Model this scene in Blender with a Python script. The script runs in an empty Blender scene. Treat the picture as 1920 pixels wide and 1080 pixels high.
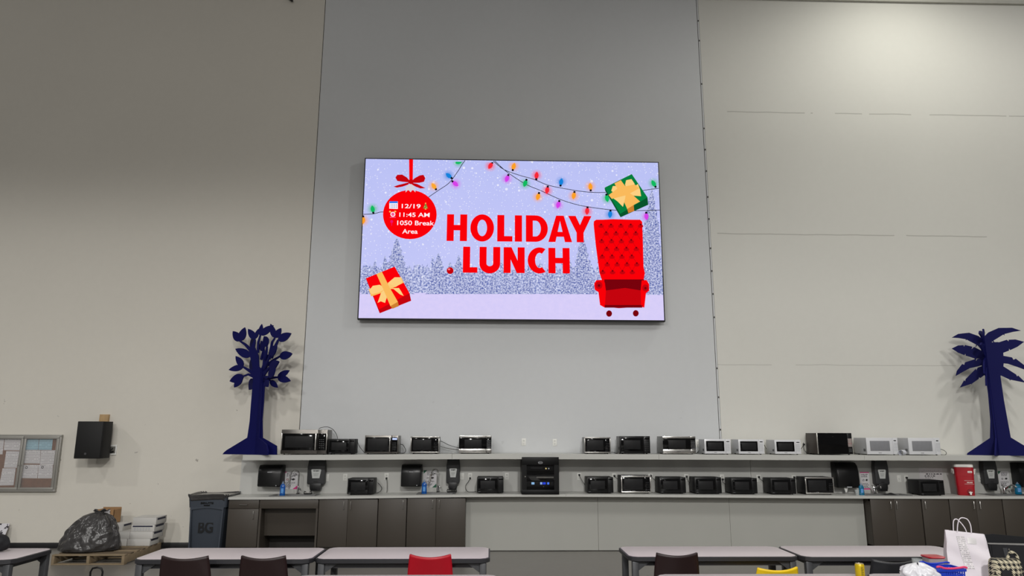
import bpy, bmesh, math, random
from mathutils import Vector, Matrix, Euler
random.seed(7)
sc = bpy.context.scene
COL = sc.collection
R = math.radians

# ------------------------------------------------------------------ camera
FPX, CAM_Y, CAM_Z = 1330.0, -12.3, 1.88
PITCH, YAW, ROLL = 0.19905, 0.02836, 0.00294
_f = Vector((math.sin(YAW)*math.cos(PITCH), math.cos(YAW)*math.cos(PITCH), math.sin(PITCH)))
_r = Vector((math.cos(YAW), -math.sin(YAW), 0))
_u = _r.cross(_f)
CR = _r*math.cos(ROLL) + _u*math.sin(ROLL)
CU = -_r*math.sin(ROLL) + _u*math.cos(ROLL)
CF = _f
cam_data = bpy.data.cameras.new('camera')
cam_data.sensor_width = 36.0
cam_data.lens = FPX/1920*36.0
cam_data.clip_end = 200
cam = bpy.data.objects.new('camera', cam_data)
COL.objects.link(cam)
cam.matrix_world = Matrix(((CR.x, CU.x, -CF.x, 0), (CR.y, CU.y, -CF.y, CAM_Y), (CR.z, CU.z, -CF.z, CAM_Z), (0, 0, 0, 1)))
sc.camera = cam

# ------------------------------------------------------------------ light and exposure
sc.view_settings.view_transform = 'Standard'
sc.view_settings.look = 'None'
sc.view_settings.gamma = 1.0
sc.view_settings.exposure = 0.0
sc.view_settings.use_curve_mapping = False
w = bpy.data.worlds.new('hall_air'); sc.world = w; w.use_nodes = True
w.node_tree.nodes['Background'].inputs[0].default_value = (1.0, 0.97, 0.93, 1)
w.node_tree.nodes['Background'].inputs[1].default_value = 0.169

def spot(name, loc, target, watts, size, blend, radius=0.25, col=(1, 0.98, 0.95)):
    l = bpy.data.lights.new(name, 'SPOT'); l.energy = watts; l.spot_size = R(size); l.spot_blend = blend
    l.shadow_soft_size = radius; l.color = col
    o = bpy.data.objects.new(name, l); COL.objects.link(o); o.location = loc
    d = Vector(target) - Vector(loc); o.rotation_euler = d.to_track_quat('-Z', 'Y').to_euler()
    return o
def area(name, loc, target, watts, sx, sy, col=(1, 0.98, 0.95), spread=180):
    l = bpy.data.lights.new(name, 'AREA'); l.energy = watts; l.shape = 'RECTANGLE'; l.size = sx; l.size_y = sy
    l.color = col; l.spread = R(spread)
    o = bpy.data.objects.new(name, l); COL.objects.link(o); o.location = loc
    d = Vector(target) - Vector(loc); o.rotation_euler = d.to_track_quat('-Z', 'Y').to_euler()
    return o
# high-bay lamps of the hall, hung in rows over the tables and behind the photographer, pointing straight down; the last is an added fill standing in for bounced light
for key, loc, watts, size, blend, radius in (
        ('far_left', (-8, -20, 9.6), 1860, 163.4, 0.10, 0.4), ('far_mid', (2, -20, 9.6), 4906, 164, 0.38, 0.5), ('far_right', (12, -20, 10.2), 266, 174, 0.4, 0.5),
        ('side_left', (-14, -7, 9.2), 566, 150, 0.5, 0.16), ('side_right', (6.5, -7, 9.2), 403, 150, 0.5, 0.16), ('front', (-4, -8, 9.5), 554, 146, 0.5, 0.18),
        ('high_right', (12, -8, 11.5), 942, 176, 0.3, 0.4), ('deep_row', (4, -42, 10.5), 404, 170, 0.4, 0.6), ('bounce_fill', (-4, -44, 13.5), 5695, 179, 0.1, 0.6)):
    spot('high_bay_or_fill', loc, (loc[0], loc[1], 0), watts, size, blend, radius)
# the lamp hanging close to the right-hand wall panel, just above the frame
spot('wall_side_lamp', (7.7, -2.2, 11.2), (7.7, -2.2, 0), 517, 160, 1.0, 0.25, (1.0, 0.99, 0.9))

# ------------------------------------------------------------------ pixel -> place helpers
def ray(px, py):
    return CR*((px-960)/FPX) - CU*((py-540)/FPX) + CF
def P(px, py, Y):
    d = ray(px, py); t = (Y-CAM_Y)/d.y
    return Vector((t*d.x, Y, CAM_Z + t*d.z))
def PZ(px, py, z):
    d = ray(px, py); t = (z-CAM_Z)/d.z
    return Vector((t*d.x, CAM_Y + t*d.y, z))

# ------------------------------------------------------------------ materials
def lin(c):
    c = c/255.0
    return c/12.92 if c <= 0.04045 else ((c+0.055)/1.055)**2.4
def S(r, g, b, k=1.0):
    return (min(1, lin(r)*k), min(1, lin(g)*k), min(1, lin(b)*k), 1)
MATS = {}
def pm(name, rgb, rough=0.5, metal=0.0, var=0.08, scale=6.0, bump=0.0, bscale=None, bdist=0.01, coat=0.0, k=1.0, alpha=1.0, spec=0.5, sss=0.0):
    """a Principled material whose colour is broken up by procedural noise"""
    if name in MATS: return MATS[name]
    m = bpy.data.materials.new(name); m.use_nodes = True; nt = m.node_tree; n = nt.nodes; L = nt.links
    b = n['Principled BSDF']
    c = S(*rgb, k)
    tc = n.new('ShaderNodeTexCoord'); no = n.new('ShaderNodeTexNoise'); no.inputs['Scale'].default_value = scale
    no.inputs['Detail'].default_value = 4
    L.new(tc.outputs['Object'], no.inputs['Vector'])
    mx = n.new('ShaderNodeMix'); mx.data_type = 'RGBA'
    lo = tuple(v*(1-var) for v in c[:3]) + (1,); hi = tuple(min(1, v*(1+var)) for v in c[:3]) + (1,)
    mx.inputs[6].default_value = lo; mx.inputs[7].default_value = hi
    L.new(no.outputs['Fac'], mx.inputs[0]); L.new(mx.outputs[2], b.inputs['Base Color'])
    b.inputs['Roughness'].default_value = rough; b.inputs['Metallic'].default_value = metal
    b.inputs['Coat Weight'].default_value = coat; b.inputs['Alpha'].default_value = alpha
    b.inputs['Specular IOR Level'].default_value = spec
    if bump:
        n2 = n.new('ShaderNodeTexNoise'); n2.inputs['Scale'].default_value = bscale or scale*8; n2.inputs['Detail'].default_value = 3
        L.new(tc.outputs['Object'], n2.inputs['Vector'])
        bp = n.new('ShaderNodeBump'); bp.inputs['Strength'].default_value = bump; bp.inputs['Distance'].default_value = bdist
        L.new(n2.outputs['Fac'], bp.inputs['Height']); L.new(bp.outputs['Normal'], b.inputs['Normal'])
    MATS[name] = m
    return m
def em(name, rgb, strength=1.0):
    if name in MATS: return MATS[name]
    m = bpy.data.materials.new(name); m.use_nodes = True; nt = m.node_tree
    nt.nodes.remove(nt.nodes['Principled BSDF'])
    e = nt.nodes.new('ShaderNodeEmission'); e.inputs[0].default_value = S(*rgb); e.inputs[1].default_value = strength
    nt.links.new(e.outputs[0], nt.nodes['Material Output'].inputs[0])
    MATS[name] = m
    return m
def mathn(nt, op, a, b=None, c=None):
    n = nt.nodes.new('ShaderNodeMath'); n.operation = op
    for i, v in enumerate((a, b, c)):
        if v is None: continue
        if isinstance(v, (int, float)): n.inputs[i].default_value = v
        else: nt.links.new(v, n.inputs[i])
    return n.outputs[0]
def mixc(nt, fac, a, b):
    n = nt.nodes.new('ShaderNodeMix'); n.data_type = 'RGBA'
    for i, v in ((0, fac), (6, a), (7, b)):
        if isinstance(v, (int, float, tuple)): n.inputs[i].default_value = v
        else: nt.links.new(v, n.inputs[i])
    return n.outputs[2]
def noise(nt, vec, scale, detail=3, rough=0.5, dim='3D'):
    n = nt.nodes.new('ShaderNodeTexNoise'); n.inputs['Scale'].default_value = scale; n.inputs['Detail'].default_value = detail
    n.inputs['Roughness'].default_value = rough
    nt.links.new(vec, n.inputs['Vector'])
    return n.outputs['Fac']
def sep(nt, vec):
    n = nt.nodes.new('ShaderNodeSeparateXYZ'); nt.links.new(vec, n.inputs[0]); return n.outputs
def comb(nt, x, y, z):
    n = nt.nodes.new('ShaderNodeCombineXYZ')
    for i, v in enumerate((x, y, z)):
        if isinstance(v, (int, float)): n.inputs[i].default_value = v
        else: nt.links.new(v, n.inputs[i])
    return n.outputs[0]
def base(name):
    m = bpy.data.materials.new(name); m.use_nodes = True; nt = m.node_tree
    tc = nt.nodes.new('ShaderNodeTexCoord')
    MATS[name] = m
    return m, nt, nt.nodes['Principled BSDF'], tc.outputs['Object']

def wall_mat(name, rgb, cracks=(), scuff=0.0):
    m, nt, b, oc = base(name)
    c = S(*rgb)
    big = noise(nt, oc, 0.45, 3); fine = noise(nt, oc, 9.0, 4)
    f = mathn(nt, 'ADD', mathn(nt, 'MULTIPLY', big, 0.7), mathn(nt, 'MULTIPLY', fine, 0.3))
    col = mixc(nt, f, tuple(v*0.93 for v in c[:3])+(1,), tuple(min(1, v*1.07) for v in c[:3])+(1,))
    x, y, z = sep(nt, oc)
    for zc, th in cracks:                     # thin hairline joints that run across the panel and fade in and out
        wob = mathn(nt, 'MULTIPLY', mathn(nt, 'SUBTRACT', noise(nt, comb(nt, x, 0.0, zc), 1.3, 3), 0.5), 0.05)
        d = mathn(nt, 'ABSOLUTE', mathn(nt, 'SUBTRACT', mathn(nt, 'ADD', z, wob), zc))
        on = mathn(nt, 'LESS_THAN', d, th)
        br = mathn(nt, 'GREATER_THAN', noise(nt, comb(nt, x, 0.0, zc*3), 0.9, 4), 0.46)
        col = mixc(nt, mathn(nt, 'MULTIPLY', mathn(nt, 'MULTIPLY', on, br), 0.34), col, S(90, 86, 78))
    if scuff:                                 # small dark scuffs and plugged holes low on the wall
        s = mathn(nt, 'GREATER_THAN', noise(nt, oc, 7.5, 4, 0.6), 0.70)
        low = mathn(nt, 'LESS_THAN', z, 2.4)
        col = mixc(nt, mathn(nt, 'MULTIPLY', mathn(nt, 'MULTIPLY', s, low), scuff), col, S(95, 90, 82))
    nt.links.new(col, b.inputs['Base Color'])
    b.inputs['Roughness'].default_value = 0.75; b.inputs['Specular IOR Level'].default_value = 0.3
    bp = nt.nodes.new('ShaderNodeBump'); bp.inputs['Strength'].default_value = 0.05; bp.inputs['Distance'].default_value = 0.01
    nt.links.new(noise(nt, oc, 60, 3), bp.inputs['Height']); nt.links.new(bp.outputs[0], b.inputs['Normal'])
    return m
def print_mat(name, paper, ink, lines, dens=0.47, xs=9.0):
    """a sheet with small lines of print; object space, x across and z up"""
    m, nt, b, oc = base(name)
    x, y, z = sep(nt, oc)
    ln = mathn(nt, 'MULTIPLY', z, lines)
    row = mathn(nt, 'FLOOR', ln)
    inrow = mathn(nt, 'GREATER_THAN', mathn(nt, 'FRACT', ln), 0.5)
    words = mathn(nt, 'GREATER_THAN', noise(nt, comb(nt, mathn(nt, 'MULTIPLY', x, xs), 0.0, mathn(nt, 'MULTIPLY', row, 3.7)), 4.0, 2), dens)
    col = mixc(nt, mathn(nt, 'MULTIPLY', mathn(nt, 'MULTIPLY', inrow, words), 0.5), S(*paper), S(*ink))
    nt.links.new(col, b.inputs['Base Color']); b.inputs['Roughness'].default_value = 0.8
    return m

# ------------------------------------------------------------------ geometry builder
class B:
    def __init__(s): s.bm = bmesh.new()
    def _merge(s, t, m):
        bmesh.ops.recalc_face_normals(t, faces=t.faces)
        for f in t.faces: f.material_index = m
        me = bpy.data.meshes.new('tmp'); t.to_mesh(me); s.bm.from_mesh(me); bpy.data.meshes.remove(me); t.free()
        return s
    def box(s, x0, x1, y0, y1, z0, z1, bev=0.0, seg=2, m=0, M=None):
        t = bmesh.new(); bmesh.ops.create_cube(t, size=1)
        for v in t.verts:
            v.co = Vector(((x0+x1)/2 + v.co.x*(x1-x0), (y0+y1)/2 + v.co.y*(y1-y0), (z0+z1)/2 + v.co.z*(z1-z0)))
        if bev > 0:
            bev = min(bev, 0.45*min(abs(x1-x0), abs(y1-y0), abs(z1-z0)))
            bmesh.ops.bevel(t, geom=list(t.edges), offset=bev, segments=seg, profile=0.5, affect='EDGES')
        if M is not None: bmesh.ops.transform(t, matrix=M, verts=t.verts)
        return s._merge(t, m)
    def tube(s, pts, r, n=8, m=0, closed=False):
        pts = [Vector(p) for p in pts]; N = len(pts)
        rr = r if isinstance(r, (list, tuple)) else [r]*N
        t = bmesh.new(); rings = []
        up = None
        for i, p in enumerate(pts):
            a = pts[(i-1) % N] if (closed or i > 0) else pts[i]
            b = pts[(i+1) % N] if (closed or i < N-1) else pts[i]
            d = (b-a).normalized()
            if up is None:
                up = Vector((0, 0, 1)) if abs(d.z) < 0.9 else Vector((1, 0, 0))
            e1 = (up - d*up.dot(d)).normalized(); e2 = d.cross(e1); up = e1
            rings.append([t.verts.new(p + (e1*math.cos(k*2*math.pi/n) + e2*math.sin(k*2*math.pi/n))*rr[i]) for k in range(n)])
        for i in range(N if closed else N-1):
            A, C = rings[i], rings[(i+1) % N]
            for k in range(n): t.faces.new((A[k], A[(k+1) % n], C[(k+1) % n], C[k]))
        if not closed:
            t.faces.new(rings[0]); t.faces.new(rings[-1])
        return s._merge(t, m)
    def lathe(s, prof, c=(0, 0, 0), n=24, m=0, M=None, fx=1.0, fy=1.0):
        t = bmesh.new(); rings = []
        for r, z in prof:
            if r < 1e-6: rings.append([t.verts.new((0, 0, z))])
            else: rings.append([t.verts.new((r*fx*math.cos(k*2*math.pi/n), r*fy*math.sin(k*2*math.pi/n), z)) for k in range(n)])
        for A, C in zip(rings, rings[1:]):
            for k in range(n):
                a0, a1 = A[k % len(A)], A[(k+1) % len(A)]; c0, c1 = C[k % len(C)], C[(k+1) % len(C)]
                vs = []
                for v in (a0, a1, c1, c0):
                    if v not in vs: vs.append(v)
                if len(vs) > 2: t.faces.new(vs)
        ring_shut = prof[0] == prof[-1] and prof[0][0] > 0
        if len(rings[0]) > 1 and not ring_shut: t.faces.new(rings[0])
        if len(rings[-1]) > 1 and not ring_shut: t.faces.new(rings[-1])
        if ring_shut: bmesh.ops.remove_doubles(t, verts=t.verts, dist=1e-7)
        if M is not None: bmesh.ops.transform(t, matrix=M, verts=t.verts)
        bmesh.ops.translate(t, vec=Vector(c), verts=t.verts)
        return s._merge(t, m)
    def prism(s, poly, y0, y1, m=0, M=None, axis='y', bev=0.0):
        """a polygon of (x, z) extruded along y (axis 'y'), of (x, y) along z (axis 'z') or of (y, z) along x (axis 'x')"""
        t = bmesh.new()
        def pt(p, d): return {'y': (p[0], d, p[1]), 'z': (p[0], p[1], d), 'x': (d, p[0], p[1])}[axis]
        a = [t.verts.new(pt(p, y0)) for p in poly]; b = [t.verts.new(pt(p, y1)) for p in poly]
        t.faces.new(a); t.faces.new(list(reversed(b)))
        N = len(poly)
        for i in range(N): t.faces.new((a[i], b[i], b[(i+1) % N], a[(i+1) % N]))
        bmesh.ops.recalc_face_normals(t, faces=t.faces)
        if bev:
            es = [e for e in t.edges if abs(abs(e.calc_face_angle(0)) ) > 0.9]
            bmesh.ops.bevel(t, geom=es, offset=bev, segments=2, profile=0.5, affect='EDGES')
        bmesh.ops.triangulate(t, faces=[f for f in t.faces if len(f.verts) > 4])
        if M is not None: bmesh.ops.transform(t, matrix=M, verts=t.verts)
        return s._merge(t, m)
    def flat(s, poly, y, m=0):
        """a printed or lit shape lying in the plane y, facing -y"""
        t = bmesh.new(); f = t.faces.new([t.verts.new((p[0], y, p[1])) for p in poly])
        if f.calc_area() and (f.normal_update() or f.normal.y > 0): f.normal_flip()
        f.material_index = m
        bmesh.ops.triangulate(t, faces=list(t.faces))
        me = bpy.data.meshes.new('tmp'); t.to_mesh(me); s.bm.from_mesh(me); bpy.data.meshes.remove(me); t.free()
        return s
    def grid(s, fn, nu, nv, m=0, wrap=False):
        t = bmesh.new()
        g = [[t.verts.new(fn(i/nu, j/nv)) for j in range(nv+1)] for i in range(nu + (0 if wrap else 1))]
        for i in range(nu):
            for j in range(nv):
                A, C = g[i], g[(i+1) % len(g)]
                t.faces.new((A[j], C[j], C[j+1], A[j+1]))
        return s._merge(t, m)
    def obj(s, name, mats, parent=None, sharp=35, loc=None):
        me = bpy.data.meshes.new(name)
        s.bm.to_mesh(me); s.bm.free()
        for mt in (mats if isinstance(mats, (list, tuple)) else [mats]): me.materials.append(mt)
        if sharp:
            me.polygons.foreach_set('use_smooth', [True]*len(me.polygons))
            me.set_sharp_from_angle(angle=R(sharp))
        o = bpy.data.objects.new(name, me); COL.objects.link(o)
        if parent is not None: o.parent = parent
        if loc is not None: o.location = loc
        return o
def tag(o, label, cat, group=None):
    o['label'] = label; o['category'] = cat
    if group: o['group'] = group
    return o
def thing(name, label, cat, loc=(0, 0, 0), rz=0.0, group=None):
    o = bpy.data.objects.new(name, None); COL.objects.link(o); o.empty_display_size = 0.1
    o.location = loc; o.rotation_euler = (0, 0, rz)
    return tag(o, label, cat, group)
def struct(name, b, mats, sharp=35):
    o = b.obj(name, mats, sharp=sharp); o['kind'] = 'structure'; return o
def dup(root, loc, label, group=None, rz=None):
    r = root.copy(); COL.objects.link(r); r.location = loc; r['label'] = label
    if rz is not None: r.rotation_euler = (0, 0, rz)
    if group: r['group'] = group
    for ch in list(root.children):
        c = ch.copy(); COL.objects.link(c); c.parent = r
        for g in list(ch.children):
            d = g.copy(); COL.objects.link(d); d.parent = c
    return r
def text_obj(name, body, mat, parent, x0, x1, z0, z1, y, bold=0.0, M=None, align='CENTER', spacing=1.0):
    c = bpy.data.curves.new('txt', 'FONT'); c.body = body; c.size = 1.0; c.offset = bold; c.resolution_u = 4; c.align_x = align
    c.space_character = spacing
    o = bpy.data.objects.new('txt', c); COL.objects.link(o)
    dg = bpy.context.evaluated_depsgraph_get()
    me = bpy.data.meshes.new_from_object(o.evaluated_get(dg))
    bpy.data.objects.remove(o); bpy.data.curves.remove(c)
    xs = [v.co.x for v in me.vertices]; ys = [v.co.y for v in me.vertices]
    ax, bx, ay, by = min(xs), max(xs), min(ys), max(ys)
    for v in me.vertices:
        v.co = Vector((x0 + (v.co.x-ax)/(bx-ax)*(x1-x0), y, z0 + (v.co.y-ay)/(by-ay)*(z1-z0)))
        if M is not None: v.co = M @ v.co
    me.name = name; me.materials.clear(); me.materials.append(mat)
    o = bpy.data.objects.new(name, me); COL.objects.link(o)
    if parent is not None: o.parent = parent
    return o
def arc(cx, cz, r, a0, a1, n=12, rz=None):
    rz = r if rz is None else rz
    return [(cx + r*math.cos(R(a0+(a1-a0)*i/n)), cz + rz*math.sin(R(a0+(a1-a0)*i/n))) for i in range(n+1)]
def smooth(pts, n=6, closed=False):
    """Catmull-Rom through the given points"""
    pts = [Vector(p) for p in pts]; N = len(pts); out = []
    for i in range(N if closed else N-1):
        p0 = pts[(i-1) % N] if (closed or i > 0) else pts[0]; p1 = pts[i]; p2 = pts[(i+1) % N]
        p3 = pts[(i+2) % N] if (closed or i+2 < N) else pts[-1]
        for k in range(n):
            t = k/n
            out.append(0.5*((2*p1) + (p2-p0)*t + (2*p0-5*p1+4*p2-p3)*t*t + (3*p1-p0-3*p2+p3)*t**3))
    if not closed: out.append(pts[-1])
    return out
def ease(x, pts):
    for (xa, za), (xb, zb) in zip(pts, pts[1:]):
        if x <= xb:
            t = max(0, min(1, (x-xa)/(xb-xa))); t = t*t*(3-2*t)
            return za + (zb-za)*t
    return pts[-1][1]
def shelf_z(x): return ease(x, ((-4.0, 1.494), (0.4, 1.519), (8.6, 1.507)))
def counter_z(x): return ease(x, ((-4.1, 0.849), (0.7, 0.894), (7.6, 0.864)))
# ------------------------------------------------------------------ the setting
XL = P(561.8, 800, 0).x; XR = P(1349, 815, 0).x
W_L = wall_mat('wall_paint_warm', (213, 209, 199), scuff=0.55)
W_C = wall_mat('wall_paint_cool', (205, 207, 208), scuff=0.1)
W_R = wall_mat('wall_paint_cream', (214, 213, 206), cracks=((7.78, 0.010), (5.40, 0.009), (3.03, 0.005)), scuff=0.0)
struct('wall_left', B().box(-17, XL-0.006, 0, 0.25, 0, 13), W_L)
struct('wall_center', B().box(XL+0.006, XR-0.004, 0, 0.25, 0, 13), W_C)
struct('wall_right', B().box(XR+0.036, 19, 0, 0.25, 0, 13), W_R)
M_JOINT = pm('dark_joint', (70, 66, 58), 0.9)
struct('trim_1', B().box(XL-0.006, XL+0.006, 0.006, 0.2, 0, 13), M_JOINT)
tb = B()
tb.box(XR-0.004, XR+0.036, 0.012, 0.2, 0, 13, m=1)
tb.box(XR+0.006, XR+0.030, -0.004, 0.012, 0, 13, m=0)
zz = 1.9
while zz < 11.5:
    tb.box(XR+0.010, XR+0.028, -0.010, -0.003, zz, zz+0.028, m=2); zz += random.choice((0.42, 0.5, 0.55, 0.9))
struct('trim_2', tb, [W_C, M_JOINT, pm('screw_head', (60, 57, 52), 0.6)])
struct('trim_3', B().box(-17, 19, -0.05, -0.0005, 10.13, 10.20, 0.01), pm('ledge_paint', (196, 195, 186), 0.7))
struct('baseboard_left', B().box(-17, P(452, 900, -.02).x, -0.012, -0.0005, 0.0, 0.086, 0.003), pm('black_vinyl_base', (16, 16, 18), 0.5))
mf, nt, bs, oc = base('sealed_concrete')
f1 = noise(nt, oc, 0.8, 5, 0.6); f2 = noise(nt, oc, 14, 4)
nt.links.new(mixc(nt, mathn(nt, 'ADD', mathn(nt, 'MULTIPLY', f1, .75), mathn(nt, 'MULTIPLY', f2, .25)), S(88, 86, 82), S(140, 137, 132)), bs.inputs['Base Color'])
nt.links.new(mathn(nt, 'MULTIPLY_ADD', f1, 0.25, 0.2), bs.inputs['Roughness'])
struct('floor', B().box(-20, 22, -26, 0.25, -0.2, 0), mf)

# splashback panels between worktop and shelf, and the panels that close the knee space
M_SPLASH = pm('splash_laminate', (196, 196, 192), 0.45, var=0.04, scale=2)
x0 = P(452, 880, -.02).x; xm = P(1407.5, 880, -.02).x
struct('trim_4', B().box(x0, xm-0.003, -0.02, -0.0005, 0.78, 1.43), M_SPLASH)
struct('trim_5', B().box(xm+0.003, 12.5, -0.02, -0.0005, 0.78, 1.43), M_SPLASH)
M_KNEE = pm('knee_panel_paint', (166, 166, 160), 0.6, var=0.04, scale=2)
kx = [P(873, 980, -.58).x-0.02] + [P(p, 980, -.38).x for p in (1121.5, 1369)] + [P(1632, 980, -.58).x+0.02]
for i in range(3):
    struct('trim_%d' % (6+i), B().box(kx[i]+0.002, kx[i+1]-0.002, -0.38, -0.36, 0.012, min(counter_z(kx[i]), counter_z(kx[i+1]))-0.0375), M_KNEE)
# small dark bracket high on the left panel
c = P(545, 2, 0)
bb = B().tube([(c.x-0.05, -0.02, c.z+0.10), (c.x-0.02, -0.03, c.z+0.03), (c.x+0.02, -0.05, c.z-0.01), (c.x+0.05, -0.04, c.z-0.03)], 0.022, 6).box(c.x-0.09, c.x-0.02, -0.06, 0, c.z+0.06, c.z+0.14, 0.01)
tag(bb.obj('pipe_clamp', pm('black_iron', (30, 26, 24), 0.6)), 'small dark clamp high on the left wall panel at the top edge', 'clamp')

# ------------------------------------------------------------------ shelf and worktop
M_LAM = pm('white_laminate', (190, 190, 185), 0.38, var=0.03, scale=3)
M_LAM_IN = pm('shelf_underside', (150, 149, 144), 0.6)
SHELF_Y, CNT_Y = -0.55, -0.60
def strip(b, xa, xb, y0, y1, zf, th, n=6):
    for i in range(n):
        a = xa+(xb-xa)*i/n; c = xa+(xb-xa)*(i+1)/n
        b.prism([(a, zf(a)-th), (c, zf(c)-th), (c, zf(c)), (a, zf(a))], y0, y1)
def weld(b):
    bmesh.ops.remove_doubles(b.bm, verts=b.bm.verts, dist=1e-5)
    return b
sx = [P(455, 858, SHELF_Y).x] + [P(p, 858, SHELF_Y).x for p in (847.5, 1235.5, 1620.5)] + [12.3]
for i, lab in enumerate(('long white wall shelf section under the blue leafy tree cutout', 'white wall shelf section above the black equipment rack, middle of the wall',
                         'white wall shelf section carrying the three small white microwaves', 'white wall shelf section under the blue palm cutout')):
    b = B(); strip(b, sx[i]+0.0015, sx[i+1]-0.0015, SHELF_Y, -0.021, shelf_z, 0.082)
    tag(weld(b).obj('wall_shelf', M_LAM, sharp=0), lab, 'shelf', 'white wall shelf sections')
SINKS = []
for a, c2 in ((510, 592), (784, 852), (1622, 1702), (1858, 1936)):
    SINKS.append((P(a, 930, -.4).x, P(c2, 930, -.4).x))
cx = [P(428, 934, CNT_Y).x, P(1061, 930, CNT_Y).x, 12.3]
for i, lab in enumerate(('long white worktop over the brown cabinets on the left', 'long white worktop running right to the red drink cooler')):
    b = B(); lo, hi = cx[i]+(0.0015 if i else 0), cx[i+1]-0.0015
    cur = lo
    for sa, sb in SINKS:
        if sa > hi or sb < lo: continue
        strip(b, cur, sa, CNT_Y, -0.021, counter_z, 0.037, 4)
        strip(b, sa, sb, CNT_Y, -0.50, counter_z, 0.037, 2); strip(b, sa, sb, -0.14, -0.021, counter_z, 0.037, 2)
        cur = sb
    strip(b, cur, hi, CNT_Y, -0.021, counter_z, 0.037, 6)
    tag(weld(b).obj('worktop', M_LAM, sharp=0), lab, 'worktop', 'white worktops')

# ------------------------------------------------------------------ base cabinets
M_CAB = pm('brown_grey_laminate', (63, 57, 50), 0.5, var=0.06, scale=4)
M_CABIN = pm('cabinet_inside', (36, 32, 28), 0.7)
M_GAP = pm('cabinet_shadow_gap', (30, 27, 24), 0.8)
M_STEEL = pm('brushed_steel', (196, 194, 190), 0.28, 1.0, var=0.04, scale=20)
M_CHROME = pm('polished_chrome', (214, 214, 214), 0.12, 1.0, var=0.02)
def pull(parent, x, z, length, vertical=True, y=0.0):
    b = B()
    if vertical:
        b.tube([(x, y, z-length/2), (x, y-0.028, z-length/2), (x, y-0.03, z-length/2+0.004), (x, y-0.03, z+length/2-0.004), (x, y-0.028, z+length/2), (x, y, z+length/2)], 0.0055, 6)
    else:
        b.tube([(x-length/2, y, z), (x-length/2, y-0.028, z), (x+length/2, y-0.028, z), (x+length/2, y, z)], 0.0055, 6)
    return b.obj('handle', M_STEEL, parent)
CAB_Y = -0.58
def cabinet(pa, pb, doors, label, drawer=False):
    """doors: list of (left px, right px, handle px); built local to the middle of the cabinet front at the floor"""
    xa, xb = P(pa, 945, CAB_Y).x, P(pb, 945, CAB_Y).x
    ztop = min(counter_z(xa), counter_z(xb))-0.037-0.003
    t = thing('base_cabinet', label, 'cabinet', ((xa+xb)/2, CAB_Y, 0), 0, 'brown base cabinets')
    w2 = (xb-xa)/2-0.001; T = 0.018
    b = B()
    b.box(-w2, -w2+T, 0.022, 0.555, 0, ztop).box(w2-T, w2, 0.022, 0.555, 0, ztop)
    b.box(-w2, w2, 0.022, 0.555, 0.09, 0.09+T).box(-w2, w2, 0.545, 0.555, 0.05, ztop)
    b.box(-w2, w2, 0.022, 0.06, ztop-0.04, ztop).box(-w2, w2, 0.07, 0.085, 0, 0.1)
    b.obj('carcass', M_CAB, t)
    dtop = ztop-0.004
    if drawer:
        zd = P(pa, 954, CAB_Y).z
        d = B().box(-w2+0.003, w2-0.003, 0, 0.02, zd+0.003, dtop, 0.0015).obj('drawer', M_CAB, t)
        hx = P(457, 946, CAB_Y); pull(d, hx.x-t.location.x, hx.z, 0.125, False)
        dtop = zd-0.003
    for da, db, hp in doors:
        dx0 = P(da, 945, CAB_Y).x-t.location.x; dx1 = P(db, 945, CAB_Y).x-t.location.x
        d = B().box(max(dx0, -w2)+0.002, min(dx1, w2)-0.002, 0, 0.02, 0.1, dtop, 0.0015).obj('door', M_CAB, t)
        hz = dtop-0.09
        pull(d, P(hp, 948, CAB_Y).x-t.location.x, hz, 0.115)
    return t
cabinet(428.5, 486, [(428.5, 486, 477)], 'brown base cabinet with a top drawer beside the grey rubbish bin', True)
cabinet(598, 708.5, [(598, 652.5, 645), (652.5, 708.5, 658)], 'brown two-door base cabinet right of the open sink bay')
cabinet(709.5, 762.5, [(709.5, 762.5, 756)], 'brown single-door base cabinet between two double ones on the left')
cabinet(763.5, 873, [(763.5, 818, 811), (818, 873, 823.5)], 'brown two-door base cabinet under the middle-left sink, at the edge of the knee space')
cabinet(1632, 1727, [(1632, 1677, 1669), (1677, 1727, 1680)], 'brown two-door base cabinet right of the knee space, left of the paper bag')
cabinet(1728.5, 1779, [(1728.5, 1779, 1733.5)], 'brown single-door base cabinet with its handle on the left side')
cabinet(1780, 1879, [(1780, 1830, 1824.5), (1830, 1879, 1836)], 'brown two-door base cabinet under the red drink cooler')
cabinet(1880, 1985, [(1880, 1932, 1926), (1932, 1985, 1938)], 'brown base cabinet under the sink at the right edge of the picture')
# the open bay under the first sink
xa, xb = P(487, 945, CAB_Y).x, P(597, 945, CAB_Y).x
zt = min(counter_z(xa), counter_z(xb))-0.040; zap = P(540, 953.5, CAB_Y).z; w2 = (xb-xa)/2-0.001
t = thing('sink_bay', 'open brown sink bay with a wide apron and recessed knee panel', 'cabinet', ((xa+xb)/2, CAB_Y, 0))
B().box(-w2, -w2+0.03, 0.0, 0.555, 0, zt-0.002).obj('side_panel', M_CAB, t)
B().box(w2-0.03, w2, 0.0, 0.555, 0, zt-0.002).obj('side_panel', M_CAB, t)
B().box(-w2, w2, -0.001, 0.02, zap, zt, 0.0015).obj('apron', M_CAB, t)
B().box(-w2+0.03, w2-0.03, 0, 0.02, 0.24, 0.66, M=Matrix.Translation((0, 0.27, 0)) @ Matrix.Rotation(R(8), 4, 'X')).obj('knee_panel', M_CAB, t)
B().box(-w2+0.03, w2-0.03, 0.535, 0.552, 0.0, zt-0.01).obj('back_panel', M_CABIN, t)

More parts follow.
